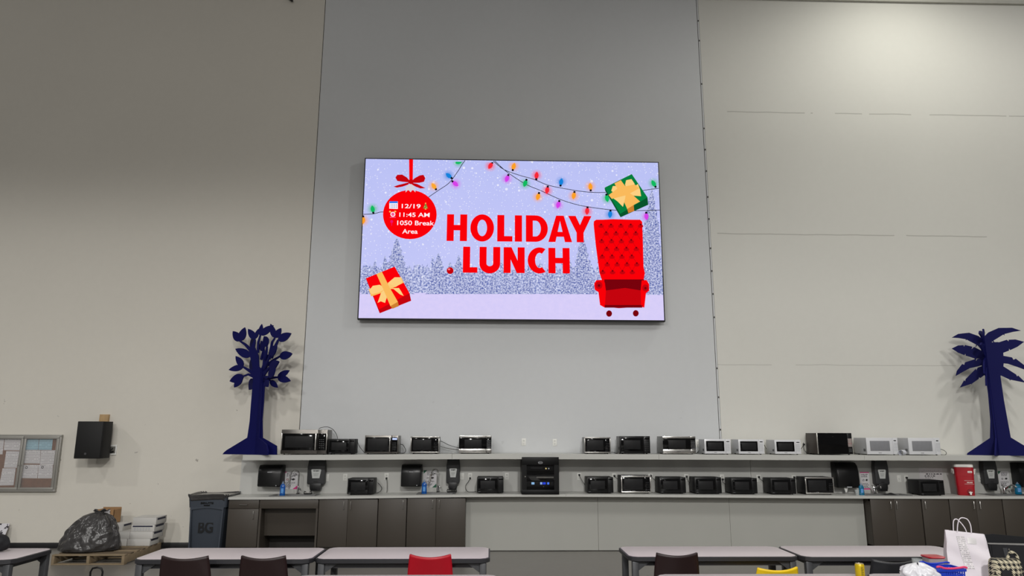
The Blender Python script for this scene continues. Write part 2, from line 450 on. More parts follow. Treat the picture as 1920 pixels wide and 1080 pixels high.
# ------------------------------------------------------------------ sinks and taps
M_SINK = pm('sink_steel', (150, 150, 149), 0.35, 0.6, var=0.05, scale=12)
M_RIM = pm('sink_rim_steel', (128, 128, 127), 0.35, 0.25, var=0.05, scale=12)
SINK_LABELS = ('steel sink with a tall spring tap, leftmost of the sinks', 'steel sink below the sign with green corners, left of the rack',
               'steel sink right of the large rounded towel dispenser', 'steel sink right of the red drink cooler')
for (sa, sb), lab in zip(SINKS, SINK_LABELS):
    zc = counter_z((sa+sb)/2); h = (sb-sa)/2
    t = thing('sink', lab, 'sink', ((sa+sb)/2, -0.32, zc), 0, 'steel sinks in the worktop')
    b = B()
    y0, y1 = -0.195, 0.195
    for x0_, x1_, ya, yb in ((-h-0.02, h+0.02, y0, y0+0.045), (-h-0.02, h+0.02, y1-0.075, y1), (-h-0.02, (-h+0.03 if sa < 7.8 else -h+0.20), y0+0.045, y1-0.075), (h-0.03, h+0.02, y0+0.045, y1-0.075)):
        b.box(x0_, x1_, ya, yb, 0.001, 0.008)
    weld(b).obj('rim', M_RIM, t)
    b = B(); a0, a1, q0, q1 = (-h+0.03 if sa < 7.8 else -h+0.20), h-0.03, y0+0.045, y1-0.075
    b.box(a0, a1, q0, q0+0.003, -0.16, 0.004).box(a0, a1, q1-0.003, q1, -0.16, 0.004).box(a0, a0+0.003, q0, q1, -0.16, 0.004).box(a1-0.003, a1, q0, q1, -0.16, 0.004).box(a0, a1, q0, q1, -0.163, -0.158)
    weld(b).obj('basin', M_SINK, t)
    B().lathe([(0, 0.002), (0.035, 0.002), (0.04, 0), (0.04, -0.002), (0, -0.002)], ((0 if sa < 7.8 else .08), -0.02, -0.1575), 16).obj('drain', M_CHROME, t)
def tap_tall(px, pytop, pybase, spout_px, label, sx=-1):
    Y = -0.17
    p = P(px, pybase, Y); x = p.x; zc = counter_z(x)+0.008
    H = P(px, pytop, Y).z - zc
    t = thing('tap', label, 'tap', (x, Y, zc), 0, 'taps at the sinks')
    B().lathe([(0.028, 0), (0.028, 0.012), (0.02, 0.02), (0.018, 0.1), (0.014, 0.12), (0, 0.12)], n=16).obj('tap_body', M_CHROME, t)
    r = H*0.16
    pts = [(0, 0, 0.1), (0, 0, H*0.5), (0, 0, H-r)]
    for i in range(1, 9):
        a = math.pi*i/8; pts.append((sx*(r-r*math.cos(a))*0.9, -(r-r*math.cos(a))*0.7, H-r+r*math.sin(a)))
    e = pts[-1]; pts.append((e[0]+sx*0.012, e[1], e[2]-H*0.16))
    s = B().tube(pts, 0.011, 10).obj('spout', M_CHROME, t)
    B().tube([(pts[-1][0], pts[-1][1], pts[-1][2]+0.02), (pts[-1][0]+sx*0.012, pts[-1][1], pts[-1][2]-H*0.2)], [0.014, 0.02], 12).obj('spray_head', M_STEEL, t)
    B().tube([(0.012, -0.01, 0.075), (0.04, -0.03, 0.085), (0.055, -0.04, 0.055)], [0.012, 0.011, 0.008], 8).obj('lever', M_CHROME, t)
    return t
tap_tall(558.5, 882, 925, 552, 'tall chrome gooseneck tap in front of the sign with pink corners')
tap_tall(821, 880, 923, 812, 'tall chrome gooseneck tap in front of the sign with green corners')
def tap_low(px, pytop, pybase, label, tip):
    Y = -0.17; p = P(px, pybase, Y); x = p.x; zc = counter_z(x)+0.008; H = P(px, pytop, Y).z - zc
    t = thing('tap', label, 'tap', (x, Y, zc), 0, 'taps at the sinks')
    B().lathe([(0.03, 0), (0.03, 0.01), (0.02, 0.018), (0.019, H*0.62), (0.012, H*0.7), (0, H*0.7)], n=16).obj('tap_body', M_CHROME, t)
    X2 = P(tip, pytop, Y-0.12).x - x
    B().tube(smooth([(0, 0, H*0.35), (X2*0.35, -0.05, H*0.75), (X2*0.75, -0.1, H*0.98), (X2, -0.13, H*0.88), (X2*1.04, -0.135, H*0.7)], 5), 0.012, 10).obj('spout', M_CHROME, t)
    B().tube([(0, 0, H*0.66), (-0.012, 0.01, H*0.85), (-0.03, 0.01, H*1.02)], [0.013, 0.01, 0.007], 8).obj('lever', M_CHROME, t)
tap_low(1640, 910, 926, 'low chrome tap half hidden under the hand soap dispenser right of the large towel dispenser', 1650)
tap_low(1884, 908, 926, 'low chrome tap with an angled spout right of the red cooler', 1902)
# ------------------------------------------------------------------ microwaves
M_BLK = pm('black_plastic', (13, 13, 14), 0.38, var=0.1, spec=0.3)
M_BLKG = pm('black_glass', (4, 4, 5), 0.07, var=0.1, spec=0.3)
M_WIN = pm('oven_window', (34, 34, 35), 0.45, var=0.3, scale=14, spec=0.15)
M_SS = pm('stainless_front', (158, 156, 152), 0.3, 1.0, var=0.06, scale=9)
M_SSD = pm('dark_stainless', (112, 109, 105), 0.34, 1.0, var=0.06, scale=9)
M_SSB = pm('bright_stainless', (214, 212, 208), 0.25, 1.0, var=0.04, scale=9)
M_GREYB = pm('grey_painted_steel', (128, 128, 127), 0.45, 0.2, var=0.05)
M_DKBODY = pm('charcoal_painted_steel', (25, 25, 27), 0.5, var=0.08, spec=0.3)
M_WHT = pm('white_enamel', (214, 215, 218), 0.25, var=0.03)
M_WSIDE = pm('white_painted_steel', (190, 191, 194), 0.4, var=0.04)
M_WWIN = pm('grey_oven_screen', (132, 133, 137), 0.25, var=0.1, scale=20)
M_BRN = pm('brown_painted_steel', (54, 45, 41), 0.45, var=0.1)
M_KEY = pm('key_print', (105, 106, 108), 0.5)
M_KEYW = pm('grey_key_print', (170, 172, 176), 0.5)
M_FOOT = pm('rubber_foot', (18, 18, 18), 0.8)
M_CORD = pm('black_cord', (18, 18, 19), 0.5)
M_CORDG = pm('grey_cord', (84, 82, 78), 0.5)
M_LCD = em('lit_clock', (190, 205, 255), 1.2)
M_VENT = pm('vent_dark', (60, 60, 62), 0.8)
def microwave(pa, pb, yt, yb, row, style, label, depth=0.36, Y=None, side='R'):
    """pa..pb, yt..yb: the front as seen; style picks the finish and the layout of its face"""
    if Y is None: Y = -0.50 if row == 'u' else -0.45
    zf = shelf_z if row == 'u' else counter_z
    a, b2 = P(pa, (yt+yb)/2, Y), P(pb, (yt+yb)/2, Y)
    w, x = b2.x-a.x, (a.x+b2.x)/2
    H = P(pa, yt, Y).z - P(pa, yb, Y).z; h = H-0.012
    z0 = max(zf(a.x), zf(b2.x))+0.0005
    t = thing('microwave', label, 'microwave', (x, Y, z0), 0, 'microwaves on the wall shelf' if row == 'u' else 'microwaves on the worktop')
    st = dict(black=(M_DKBODY, M_BLK), ssframe=(M_GREYB, M_SS), ssblack=(M_DKBODY, M_SS), pan=(M_GREYB, M_SS), blackgrey=(M_GREYB, M_BLK), otr=(M_SSD, M_SSD), handle=(M_SSD, M_SSD),
              white=(M_WSIDE, M_WHT), whitebig=(M_WSIDE, M_WHT), brown=(M_BRN, M_BLKG))[style]
    L, Rr, b0, top = -w/2, w/2, 0.012, 0.012+h
    B().box(L+0.004, Rr-0.004, 0.022, depth, b0+0.003, top-0.003, 0.006).obj('body', st[0], t)
    fb = B()
    for sx_ in (-1, 1):
        for yy in (0.05, depth-0.05):
            fb = B(); fb.lathe([(0.012, 0), (0.015, 0.0125), (0, 0.0125)], (sx_*(w/2-0.05), yy, 0), 10); fb.obj('foot', M_FOOT, t)
    cp = Rr - w*{'otr': .205, 'handle': .21, 'pan': .165, 'white': .2, 'whitebig': .16, 'brown': .135}.get(style, .21)   # left edge of the control panel
    def slots(x_, y_, z_):
        v = B()
        for k in range(5): v.box(x_-0.0015, x_+0.0015, y_+k*0.014, y_+k*0.014+0.007, z_, z_+h*0.16)
        v.obj('vent_slots', M_VENT, t)
    sidex = (L+0.004) if x > 0 else (Rr-0.004)
    if style in ('otr', 'handle'):
        fm = M_SSD
        B().box(L, cp-0.001, 0, 0.025, b0, top, 0.004).obj('door', fm, t)
        mx = 0.012*w/0.45
        m = h*(0.16 if style == 'otr' else 0.1)
        d = B().box(L+mx, cp-0.004, -0.003, 0.006, b0+m*0.9, top-m, 0.003).obj('door_glass', M_BLKG, t)
        B().box(L+mx+w*0.06, cp-w*0.10, -0.0042, -0.002, b0+m*1.6, top-m*1.7, 0.001).obj('window', M_WIN, t)
        c = B().box(cp+0.001, Rr, 0, 0.025, b0, top, 0.004).obj('control_panel', fm, t)
        B().box(cp+0.003, Rr-mx*0.9, -0.003, 0.006, b0+m*0.9, top-m, 0.002).obj('key_pad', M_BLKG, c)
        k = B()
        for i in range(3):
            for j in range(5): k.box(cp+w*.035+i*w*.04, cp+w*.058+i*w*.04, -0.0038, -0.0025, b0+h*.24+j*h*.085, b0+h*.255+j*h*.085)
        k.obj('key_marks', M_KEY, c)
        if style == 'handle':
            B().box(cp+w*.03, Rr-mx*1.6, -0.0045, -0.0025, top-h*.24, top-h*.145).obj('clock_display', M_LCD, c)
        hx = cp-w*0.035
        B().box(hx-w*.016, hx+w*.016, -0.045, -0.028, b0+m, top-m*1.05, 0.006).box(hx-w*.012, hx+w*.012, -0.03, 0.004, b0+m+0.005, b0+m+0.03).box(hx-w*.012, hx+w*.012, -0.03, 0.004, top-m*1.05-0.03, top-m*1.05-0.005).obj('handle', M_SSB, t)
        if style == 'otr':
            for sx_ in (L+0.004, Rr-0.012): B().box(sx_, sx_+0.008, -0.004, 0.004, b0+m, top-m, 0.002).obj('edge_trim', M_SSB, t)
    elif style in ('ssframe', 'ssblack'):
        fr = B(); e = w*0.035
        fr.box(L, Rr, 0, 0.025, top-h*.085, top, 0.003).box(L, Rr, 0, 0.025, b0, b0+h*.09, 0.003).box(L, L+e, 0, 0.025, b0+h*.08, top-h*.08, 0.003).box(Rr-e, Rr, 0, 0.025, b0+h*.08, top-h*.08, 0.003)
        fr.obj('front_frame', M_SSB if style == 'ssblack' else M_SS, t)
        d = B().box(L+e*.9, cp, -0.001, 0.02, b0+h*.085, top-h*.08, 0.002).obj('door', M_BLKG, t)
        B().box(L+w*.09, cp-w*.07, -0.0022, 0, b0+h*.19, top-h*.18, 0.001).obj('window', M_WIN, d)
        c = B().box(cp+0.001, Rr-e*.9, -0.001, 0.02, b0+h*.085, top-h*.08, 0.002).obj('control_panel', M_BLKG, t)
        k = B()
        for i in range(3):
            for j in range(5): k.box(cp+w*.03+i*w*.045, cp+w*.05+i*w*.045, -0.002, 0, b0+h*.2+j*h*.1, b0+h*.212+j*h*.1)
        k.obj('key_marks', M_KEY, c)
        B().box(-w*.14, -w*.06, -0.002, 0, b0+h*.105, b0+h*.13).obj('maker_mark', M_KEY, d)
    elif style == 'pan':
        B().box(L, cp, 0, 0.025, top-h*.12, top, 0.003).obj('door_top_band', M_SSB, t); d = B().box(L, cp, -0.002, 0.025, b0, b0+h*.24, 0.003).obj('door_base_band', M_SSB, t)
        B().box(cp+0.001, Rr, 0, 0.025, top-h*.12, top, 0.003).obj('panel_top_band', M_SS, t); B().box(cp+0.001, Rr, -0.002, 0.025, b0, b0+h*.24, 0.003).obj('panel_base_band', M_SS, t)
        g = B().box(L, cp, -0.001, 0.024, b0+h*.24, top-h*.12, 0.001).obj('door', M_BLKG, t)
        B().box(L+w*.17, cp-w*.14, -0.002, 0, b0+h*.29, top-h*.22, 0.001).obj('window', M_WIN, g)
        c = B().box(cp+0.001, Rr-0.002, -0.001, 0.024, b0+h*.24, top-h*.12, 0.001).obj('control_panel', M_BLKG, t)
        k = B()
        for i in range(3):
            for j in range(5): k.box(cp+w*.022+i*w*.042, cp+w*.052+i*w*.042, -0.002, 0, b0+h*.36+j*h*.085, b0+h*.40+j*h*.085)
        k.box(cp+w*.022, Rr-w*.02, -0.002, 0, b0+h*.28, b0+h*.32)
        k.obj('key_marks', M_KEY, c)
        text_obj('maker_mark', 'Panasonic', M_BLK, d, -w*.08, w*.03, b0+h*.09, b0+h*.14, -0.0032, 0.02)
    elif style in ('black', 'blackgrey'):
        d = B().box(L, cp, 0, 0.025, b0, top, 0.004).obj('door', M_BLK, t)
        g = B().box(L+w*.04, cp-w*.02, -0.0015, 0.004, b0+h*.13, top-h*.1, 0.002).obj('door_glass', M_BLKG, d)
        B().box(L+w*.13, cp-w*.11, -0.0027, 0, b0+h*.24, top-h*.24, 0.001).obj('window', M_WIN, d)
        c = B().box(cp+0.001, Rr, 0, 0.025, b0, top, 0.004).obj('control_panel', M_BLK, t)
        B().box(cp+w*.025, Rr-w*.025, -0.001, 0.002, top-h*.2, top-h*.1, 0.001).obj('clock_display', M_BLKG, c)
        k = B()
        for i in range(3):
            for j in range(5): k.box(cp+w*.035+i*w*.05, cp+w*.06+i*w*.05, -0.0012, 0, b0+h*.14+j*h*.115, b0+h*.155+j*h*.115)
        k.obj('key_marks', M_KEY if style == 'blackgrey' else M_DKBODY, c)
        B().box(L+w*.05, L+w*.13, -0.0012, 0, b0+h*.05, b0+h*.075).obj('maker_mark', M_KEY, d)
        if style == 'blackgrey': slots(sidex, 0.06, b0+h*.2)
    elif style in ('white', 'whitebig'):
        d = B().box(L, cp, 0, 0.025, b0, top, 0.006).obj('door', M_WHT, t)
        wm = M_BLKG if style == 'white' else M_WWIN
        ins = (0.065, 0.05, .17, .13) if style == 'white' else (0.11, .1, .2, .19)
        wn = B().box(L+w*ins[0], cp-w*ins[1], -0.002, 0.004, b0+h*ins[2], top-h*ins[3], 0.003).obj('window', wm, d)
        if style == 'white':
            B().box(L+w*.13, cp-w*.115, -0.0032, 0, b0+h*.27, top-h*.23, 0.001).obj('window_screen', M_WIN, wn)
        c = B().box(cp+0.0015, Rr, 0, 0.025, b0, top, 0.006).obj('control_panel', M_WHT, t)
        B().box(cp+w*.035, Rr-w*.05, -0.0012, 0.002, top-h*.2, top-h*.145).obj('clock_display', M_BLKG, c)
        k = B()
        for i in range(3):
            for j in range(6): k.box(cp+w*.03+i*w*.045, cp+w*.058+i*w*.045, -0.0012, 0, b0+h*.2+j*h*.09, b0+h*.24+j*h*.09)
        k.obj('key_marks', M_KEYW, c)
        B().box(-w*.14, -w*.04, -0.0012, 0, b0+h*.07, b0+h*.1).obj('maker_mark', M_KEY, d)
        slots(sidex, 0.05, b0+h*.17); 
    elif style == 'brown':
        d = B().box(L+0.008, cp, 0, 0.025, b0, top, 0.006).obj('door', M_BLKG, t)
        B().box(L, L+0.009, -0.004, 0.022, b0+0.004, top-0.002, 0.003).obj('edge_trim', M_SSB, t)
        B().box(L+w*.12, cp-w*.12, -0.0012, 0.001, b0+h*.16, top-h*.16, 0.001).obj('window', M_BLKG, d)
        c = B().box(cp+0.001, Rr, 0, 0.025, b0, top, 0.008).obj('control_panel', M_BLK, t)
        B().box(cp+w*.008, Rr-w*.018, -0.0015, 0.001, b0+h*.35, top-h*.26).obj('sticker', pm('faded_sticker', (150, 138, 134), 0.6, var=0.3, scale=30), c)
        B().box(cp+w*.008, Rr-w*.018, -0.0022, 0.001, b0+h*.49, b0+h*.505).obj('sticker_stripe', pm('sticker_red', (150, 50, 60), 0.6), c)
        k = B()
        for j in range(3): k.box(cp+w*.02, Rr-w*.03, -0.0015, 0, b0+h*.12+j*h*.06, b0+h*.135+j*h*.06)
        k.obj('key_marks', M_KEY, c)
    t['_w'] = w; t['_h'] = H
    return t
UP = []
MW = [
 (527, 613.3, 804.8, 851.6, 'u', 'otr', 'large stainless microwave with a vertical handle, beside the leafy tree cutout', 0.36, -0.50),
 (615, 665, 822.8, 852.2, 'u', 'black', 'small black microwave tucked beside the big stainless one with the handle', 0.30, -0.53),
 (683.8, 746.8, 815.8, 850.8, 'u', 'handle', 'stainless microwave with a vertical handle and lit clock, left half of the shelf', 0.38, -0.50),
 (769.5, 823.6, 817.6, 850.2, 'u', 'ssframe', 'steel-framed microwave between the lit-clock one and the one with a wide silver band', 0.33, -0.50),
 (860.5, 921.5, 816.3, 850.2, 'u', 'pan', 'microwave with wide silver bands, left of the equipment rack on the shelf', 0.36, -0.50),
 (1096, 1145, 818.8, 850.2, 'u', 'ssframe', 'steel-framed microwave with a grey side, first right of the equipment rack', 0.34, -0.50),
 (1162, 1219, 817.2, 851, 'u', 'blackgrey', 'black-fronted microwave with a grey side on the shelf, right of the rack', 0.34, -0.50),
 (1243, 1304.5, 818.3, 852, 'u', 'pan', 'microwave with wide silver bands and grey side, left of the white microwaves', 0.42, -0.50),
 (1321, 1370.5, 824.5, 853.3, 'u', 'white', 'small white microwave, leftmost of three with black windows', 0.34, -0.50),
 (1385, 1433, 825, 853.5, 'u', 'white', 'small white microwave, middle one of three with black windows', 0.38, -0.50),
 (1453, 1502, 826, 854, 'u', 'white', 'small white microwave with black window, next to the big brown one', 0.38, -0.50),
 (1533, 1598.5, 813, 854.2, 'u', 'brown', 'large brown-sided black microwave with a sticker on its control panel', 0.44, -0.50),
 (1625, 1684, 821.5, 854.2, 'u', 'whitebig', 'large white microwave with grey window, left of the rolled paper', 0.42, -0.50),
 (1704, 1763.5, 821.5, 854.2, 'u', 'whitebig', 'large white microwave with grey window behind the rolled paper', 0.42, -0.50),
 (651.5, 700.5, 896.8, 927.6, 'l', 'black', 'black microwave on the worktop between the first soap dispenser and second towel dispenser', 0.34, -0.42),
 (894.3, 944, 893.8, 924.6, 'l', 'black', 'black microwave on the worktop just left of the equipment rack', 0.34, -0.42),
 (1101, 1150, 894, 924.8, 'l', 'black', 'black microwave on the worktop, first right of the equipment rack', 0.34, -0.42),
 (1165, 1221, 892, 925.4, 'l', 'ssblack', 'silver-framed microwave on the worktop, second right of the equipment rack', 0.36, -0.42),
 (1237, 1286, 895, 926, 'l', 'black', 'black microwave on the worktop, right of the silver-framed one nearest the rack', 0.34, -0.42),
 (1303, 1353, 895.6, 927, 'l', 'black', 'black microwave on the worktop under the leftmost small white microwave', 0.34, -0.42),
 (1372, 1420, 897, 927.3, 'l', 'black', 'black microwave on the worktop under the middle small white microwave', 0.34, -0.42),
 (1446, 1492.5, 897.5, 927.9, 'l', 'black', 'black microwave on the worktop, left neighbour of the rightmost silver-framed one', 0.36, -0.42),
 (1511, 1564, 895, 928, 'l', 'ssblack', 'silver-framed microwave on the worktop beside the large rounded towel dispenser', 0.37, -0.42),
 (1725, 1770.5, 899.5, 928.5, 'l', 'black', 'black microwave on the worktop in front of a handwritten sheet, left of the red cooler', 0.36, -0.47),
]
mw = [microwave(a, b_, c_, d_, r_, s_, l_, dp, Y_) for a, b_, c_, d_, r_, s_, l_, dp, Y_ in MW]

# ------------------------------------------------------------------ sockets and switches, with the plugs' cords
M_PLATE = pm('white_plate', (226, 226, 221), 0.4, var=0.02)
M_SLOT = pm('socket_slot', (70, 68, 64), 0.7)
def plate(px, y0, y1, Y, kind, label):
    p0, p1 = P(px, y0, Y), P(px, y1, Y); h = p0.z-p1.z; w2 = h*0.31
    t = thing('socket' if kind == 'o' else 'light_switch', label, 'socket' if kind == 'o' else 'switch', (p0.x, Y, (p0.z+p1.z)/2), 0, 'wall sockets' if kind == 'o' else 'wall switches')
    pl = B().box(-w2, w2, -0.007, 0.0, -h/2, h/2, 0.003).obj('cover_plate', M_PLATE, t)
    if kind == 'o':
        for s in (-1, 1):
            f = B().lathe([(0, 0), (w2*.55, 0), (w2*.5, .0035), (0, .0035)], (0, -0.0065, s*h*.2), 14, M=Matrix.Rotation(R(90), 4, 'X')).obj('outlet_face', M_PLATE, t)
            b = B()
            for q in (-1, 1): b.box(q*w2*.22-0.002, q*w2*.22+0.002, -0.0105, -0.0098, s*h*.2-0.002, s*h*.2+0.010)
            b.box(-0.003, 0.003, -0.0105, -0.0098, s*h*.2-0.013, s*h*.2-0.007)
            b.obj('slots', M_SLOT, f)
    else:
        B().box(-w2*.22, w2*.22, -0.018, -0.006, -h*.07, h*.09, 0.002).obj('toggle', M_PLATE, t)
    return t
plate(982, 822, 835.5, 0, 'o', 'left one of two wall sockets above the equipment rack')
plate(1040, 823, 836, 0, 'o', 'right one of two wall sockets above the equipment rack')
plate(1307.5, 824.5, 838.5, 0, 'o', 'wall socket behind the banded microwave and first small white one')
plate(613, 889, 902.5, -.02, 's', 'wall switch right of the first soap dispenser')
plate(647.5, 888.5, 901.5, -.02, 'o', 'wall socket above the left end of the leftmost worktop microwave')
plate(725, 887, 900.5, -.02, 'o', 'wall socket with a hanging plug left of the second towel dispenser')
plate(866.5, 887, 899.5, -.02, 's', 'wall switch right of the second soap dispenser')
plate(881.5, 887, 900, -.02, 'o', 'wall socket with a plugged cord, left of the microwave nearest the rack')
plate(950.5, 886.5, 899.5, -.02, 'o', 'empty wall socket just left of the equipment rack')
for px, lab in ((1086, 'wall socket just right of the equipment rack'), (1151.5, 'wall socket left of the first silver-framed worktop microwave'), (1219.5, 'wall socket right of the first silver-framed worktop microwave'),
                (1286.5, 'wall socket between the two black worktop microwaves below the last banded microwave'), (1353.5, 'wall socket below the first small white microwave'), (1422, 'wall socket below the gap of the last two small white microwaves'), (1488, 'wall socket left of the rightmost silver-framed worktop microwave')):
    yy = 887 + (px-1086)/402*4
    plate(px, yy, yy+13.5, -.02, 'o', lab)
plate(1685, 891, 904.3, -.02, 's', 'wall switch right of the third soap dispenser')
plate(1698.5, 891.5, 904, -.02, 'o', 'wall socket left of the microwave near the red cooler')
plate(1836, 890.5, 903.5, -.02, 's', 'wall switch between the red cooler and the last soap dispenser')
def cord(i, pts, plug=None, mat=None):
    """a mains cord, part of microwave i; pts in world space"""
    t = mw[i]; o = t.location
    c = B().tube([Vector(p)-o for p in smooth(pts, 6)], 0.0045, 6).obj('power_cord', mat or M_CORD, t)
    if plug is not None:
        q = Vector(plug)-o
        B().box(q.x-0.014, q.x+0.014, q.y-0.035, q.y, q.z-0.016, q.z+0.014, 0.005).obj('plug', M_CORD, c)
SH, CT = 0.006, 0.006
def sp3(px, py, Y): return P(px, py, Y)
cord(0, [sp3(598, 804, -.12), sp3(603, 801.5, -.14), sp3(614, 800.5, -.16), sp3(624, 805, -.16), sp3(631, 815, -.16), sp3(633, 824, -.16), sp3(634, 840, -.16), (P(640, 850, -.16).x, -.16, shelf_z(-2)+SH)])
cord(1, [sp3(670, 828, -.3), sp3(674, 837, -.27), sp3(680, 845, -.25), (P(684, 850, -.25).x, -.25, shelf_z(-2)+SH+0.01)])
cord(2, [sp3(748, 833.5, -.14), sp3(755, 834, -.14), sp3(760, 842, -.2), sp3(760, 847, -.25), (P(756, 849, -.3).x, -.3, shelf_z(-1)+SH), (P(750, 850, -.25).x, -.25, shelf_z(-1)+SH)])
cord(3, [sp3(824, 826.5, -.2), sp3(830, 828.5, -.15), sp3(843, 835, -.13), sp3(861, 840, -.13)])
cord(4, [sp3(862, 844, -.14), sp3(845, 841.5, -.10), sp3(832, 839, -.08), sp3(822, 835, -.10)], None, M_CORDG)
cord(5, [sp3(1146, 848, -.3), sp3(1150, 848, -.28), sp3(1155, 850, -.28), (P(1158, 851, -.2).x, -.2, shelf_z(2)+SH)])
cord(8, [sp3(1322, 843, -.14), sp3(1313, 843, -.12), sp3(1309, 847, -.12), (P(1306, 851, -.14).x, -.14, shelf_z(3.5)+SH), (P(1300, 851, -.1).x, -.1, shelf_z(3.5)+SH)])
cord(9, [sp3(1433, 834, -.08), sp3(1436, 840, -.07), sp3(1442, 844.5, -.09)])
cord(10, [sp3(1500, 844, -.14), sp3(1504, 839, -.10), sp3(1506.5, 834, -.04)], sp3(1506.5, 833, -.005))
cord(11, [sp3(1533, 850, -.1), sp3(1516, 851, -.07), sp3(1509, 845, -.05), sp3(1506.8, 836, -.03), sp3(1506.5, 830, -.03)])
cord(12, [sp3(1610, 851, -.1), (P(1603, 852, -.1).x, -.1, shelf_z(6)+SH+.012), sp3(1600, 849.5, -.1)])
cord(13, [sp3(1763, 842, -.14), sp3(1770, 844.5, -.2), sp3(1774.5, 849, -.25), sp3(1772, 853, -.3), (P(1764, 854, -.33).x, -.33, shelf_z(8)+SH)])
cord(14, [sp3(708, 905, -.1), sp3(713, 910, -.09), sp3(716, 916, -.09), sp3(712, 922, -.1), (P(706, 925, -.12).x, -.12, counter_z(-1.8)+CT)])
cord(14, [sp3(725, 898, -.045), sp3(726, 905, -.05), sp3(726, 918, -.06), (P(725, 925, -.07).x, -.07, counter_z(-1.6)+CT)], sp3(725, 896.6, -.028))
cord(15, [sp3(881.5, 896.5, -.05), sp3(879, 902, -.06), sp3(873.5, 910, -.06), sp3(873.5, 917, -.07), sp3(878, 922, -.1), (P(893, 923, -.12).x, -.12, counter_z(-.2)+CT)], sp3(881.5, 896.3, -.028))
for i, px, pyp, ex, ey in ((16, 1086, 890.3, 1097, 909), (17, 1151.8, 892, 1157, 897), (18, 1220, 891.7, 1229, 901), (19, 1287, 893.2, 1295, 909), (20, 1354.5, 898.5, 1357, 906), (21, 1422.3, 894, 1433, 904), (22, 1488.5, 894.7, 1495, 898), (23, 1699, 895.5, 1706, 902)):
    cord(i, [sp3(px, pyp, -.05), sp3(px*.6+ex*.4, pyp*.5+ey*.5, -.075), sp3(ex, ey, -.085), (P(ex+8, ey, -.1).x, -.1, P(ex, ey+3, -.1).z)], sp3(px, pyp, -.028))
# ------------------------------------------------------------------ towel and soap dispensers
M_TOW = pm('smoke_black_plastic', (14, 14, 15), 0.3, var=0.15, scale=3, spec=0.35)
M_TOW2 = pm('black_grey_plastic', (22, 23, 24), 0.45, var=0.1, spec=0.3)
M_SOAP = pm('charcoal_plastic', (50, 51, 53), 0.42, var=0.06)
M_SOAPD = pm('dark_charcoal_plastic', (20, 21, 23), 0.4, var=0.06)
M_LABEL = pm('pale_label', (205, 208, 206), 0.5)
def towel(pa, pb, yt, yb, label, big=False):
    Y = -0.25; a, b2 = P(pa, yt, Y), P(pb, yb, Y); w = b2.x-a.x; H = a.z-b2.z
    t = thing('towel_dispenser', label, 'towel dispenser', ((a.x+b2.x)/2, -0.0205, b2.z), 0, 'paper towel dispensers')
    d = 0.225
    prof = [(0, 0.0), (-d*.92, 0.0), (-d, H*.05), (-d, H*.62), (-d*.94, H*.8), (-d*.8, H*.93), (-d*.6, H), (0, H)]
    if big: prof = [(0, 0.02), (-d*.8, 0), (-d*.97, H*.06), (-d, H*.3), (-d*.95, H*.65), (-d*.8, H*.86), (-d*.55, H*.97), (-d*.3, H), (0, H)]
    B().prism(prof, -w/2+0.012, w/2-0.012, axis='x', bev=0.006).obj('cover', M_TOW, t, sharp=40)
    for s in (-1, 1):
        q = [(y*0.97, z*0.985+0.003) for y, z in prof]
        B().prism(q, s*w/2-(0.0125 if s > 0 else 0), s*w/2+(0.0125 if s < 0 else 0), axis='x', bev=0.004).obj('side_panel', M_TOW2, t, sharp=40)
    B().box(-w*.1, w*.1, -d-0.002, -d+0.004, H*.66, H*.69).obj('maker_mark', M_KEYW, t) if not big else B().box(-w*.1, w*.12, -d*.98-0.002, -d*.9, H*.02, H*.06, 0.003).obj('cutter_plate', M_KEYW, t)
    if big:
        B().prism([(-0.035, 0.0), (0.035, 0.0), (0.012, -0.07), (-0.012, -0.07)], -d*.72, -d*.715, M=Matrix.Translation((-0.03, 0, 0.004))).obj('paper_tip', pm('white_paper', (232, 232, 228), 0.9, var=0.02), t)
    else:
        B().lathe([(0, 0), (0.008, 0), (0.008, 0.004), (0, 0.004)], (w*.3, -d, H*.06), 10, M=Matrix.Rotation(R(90), 4, 'X')).obj('button', M_KEYW, t)
    return t
towel(484.5, 526, 872.3, 913, 'black paper towel dispenser at the left end of the splashback')
towel(752.5, 789, 871.3, 912.6, 'black paper towel dispenser left of the sign with green corners')
towel(1568.5, 1614, 867, 915.5, 'large rounded black paper towel dispenser with a white paper tip hanging', True)
towel(1911, 1952, 868, 914, 'black paper towel dispenser cut off by the right edge of the picture')
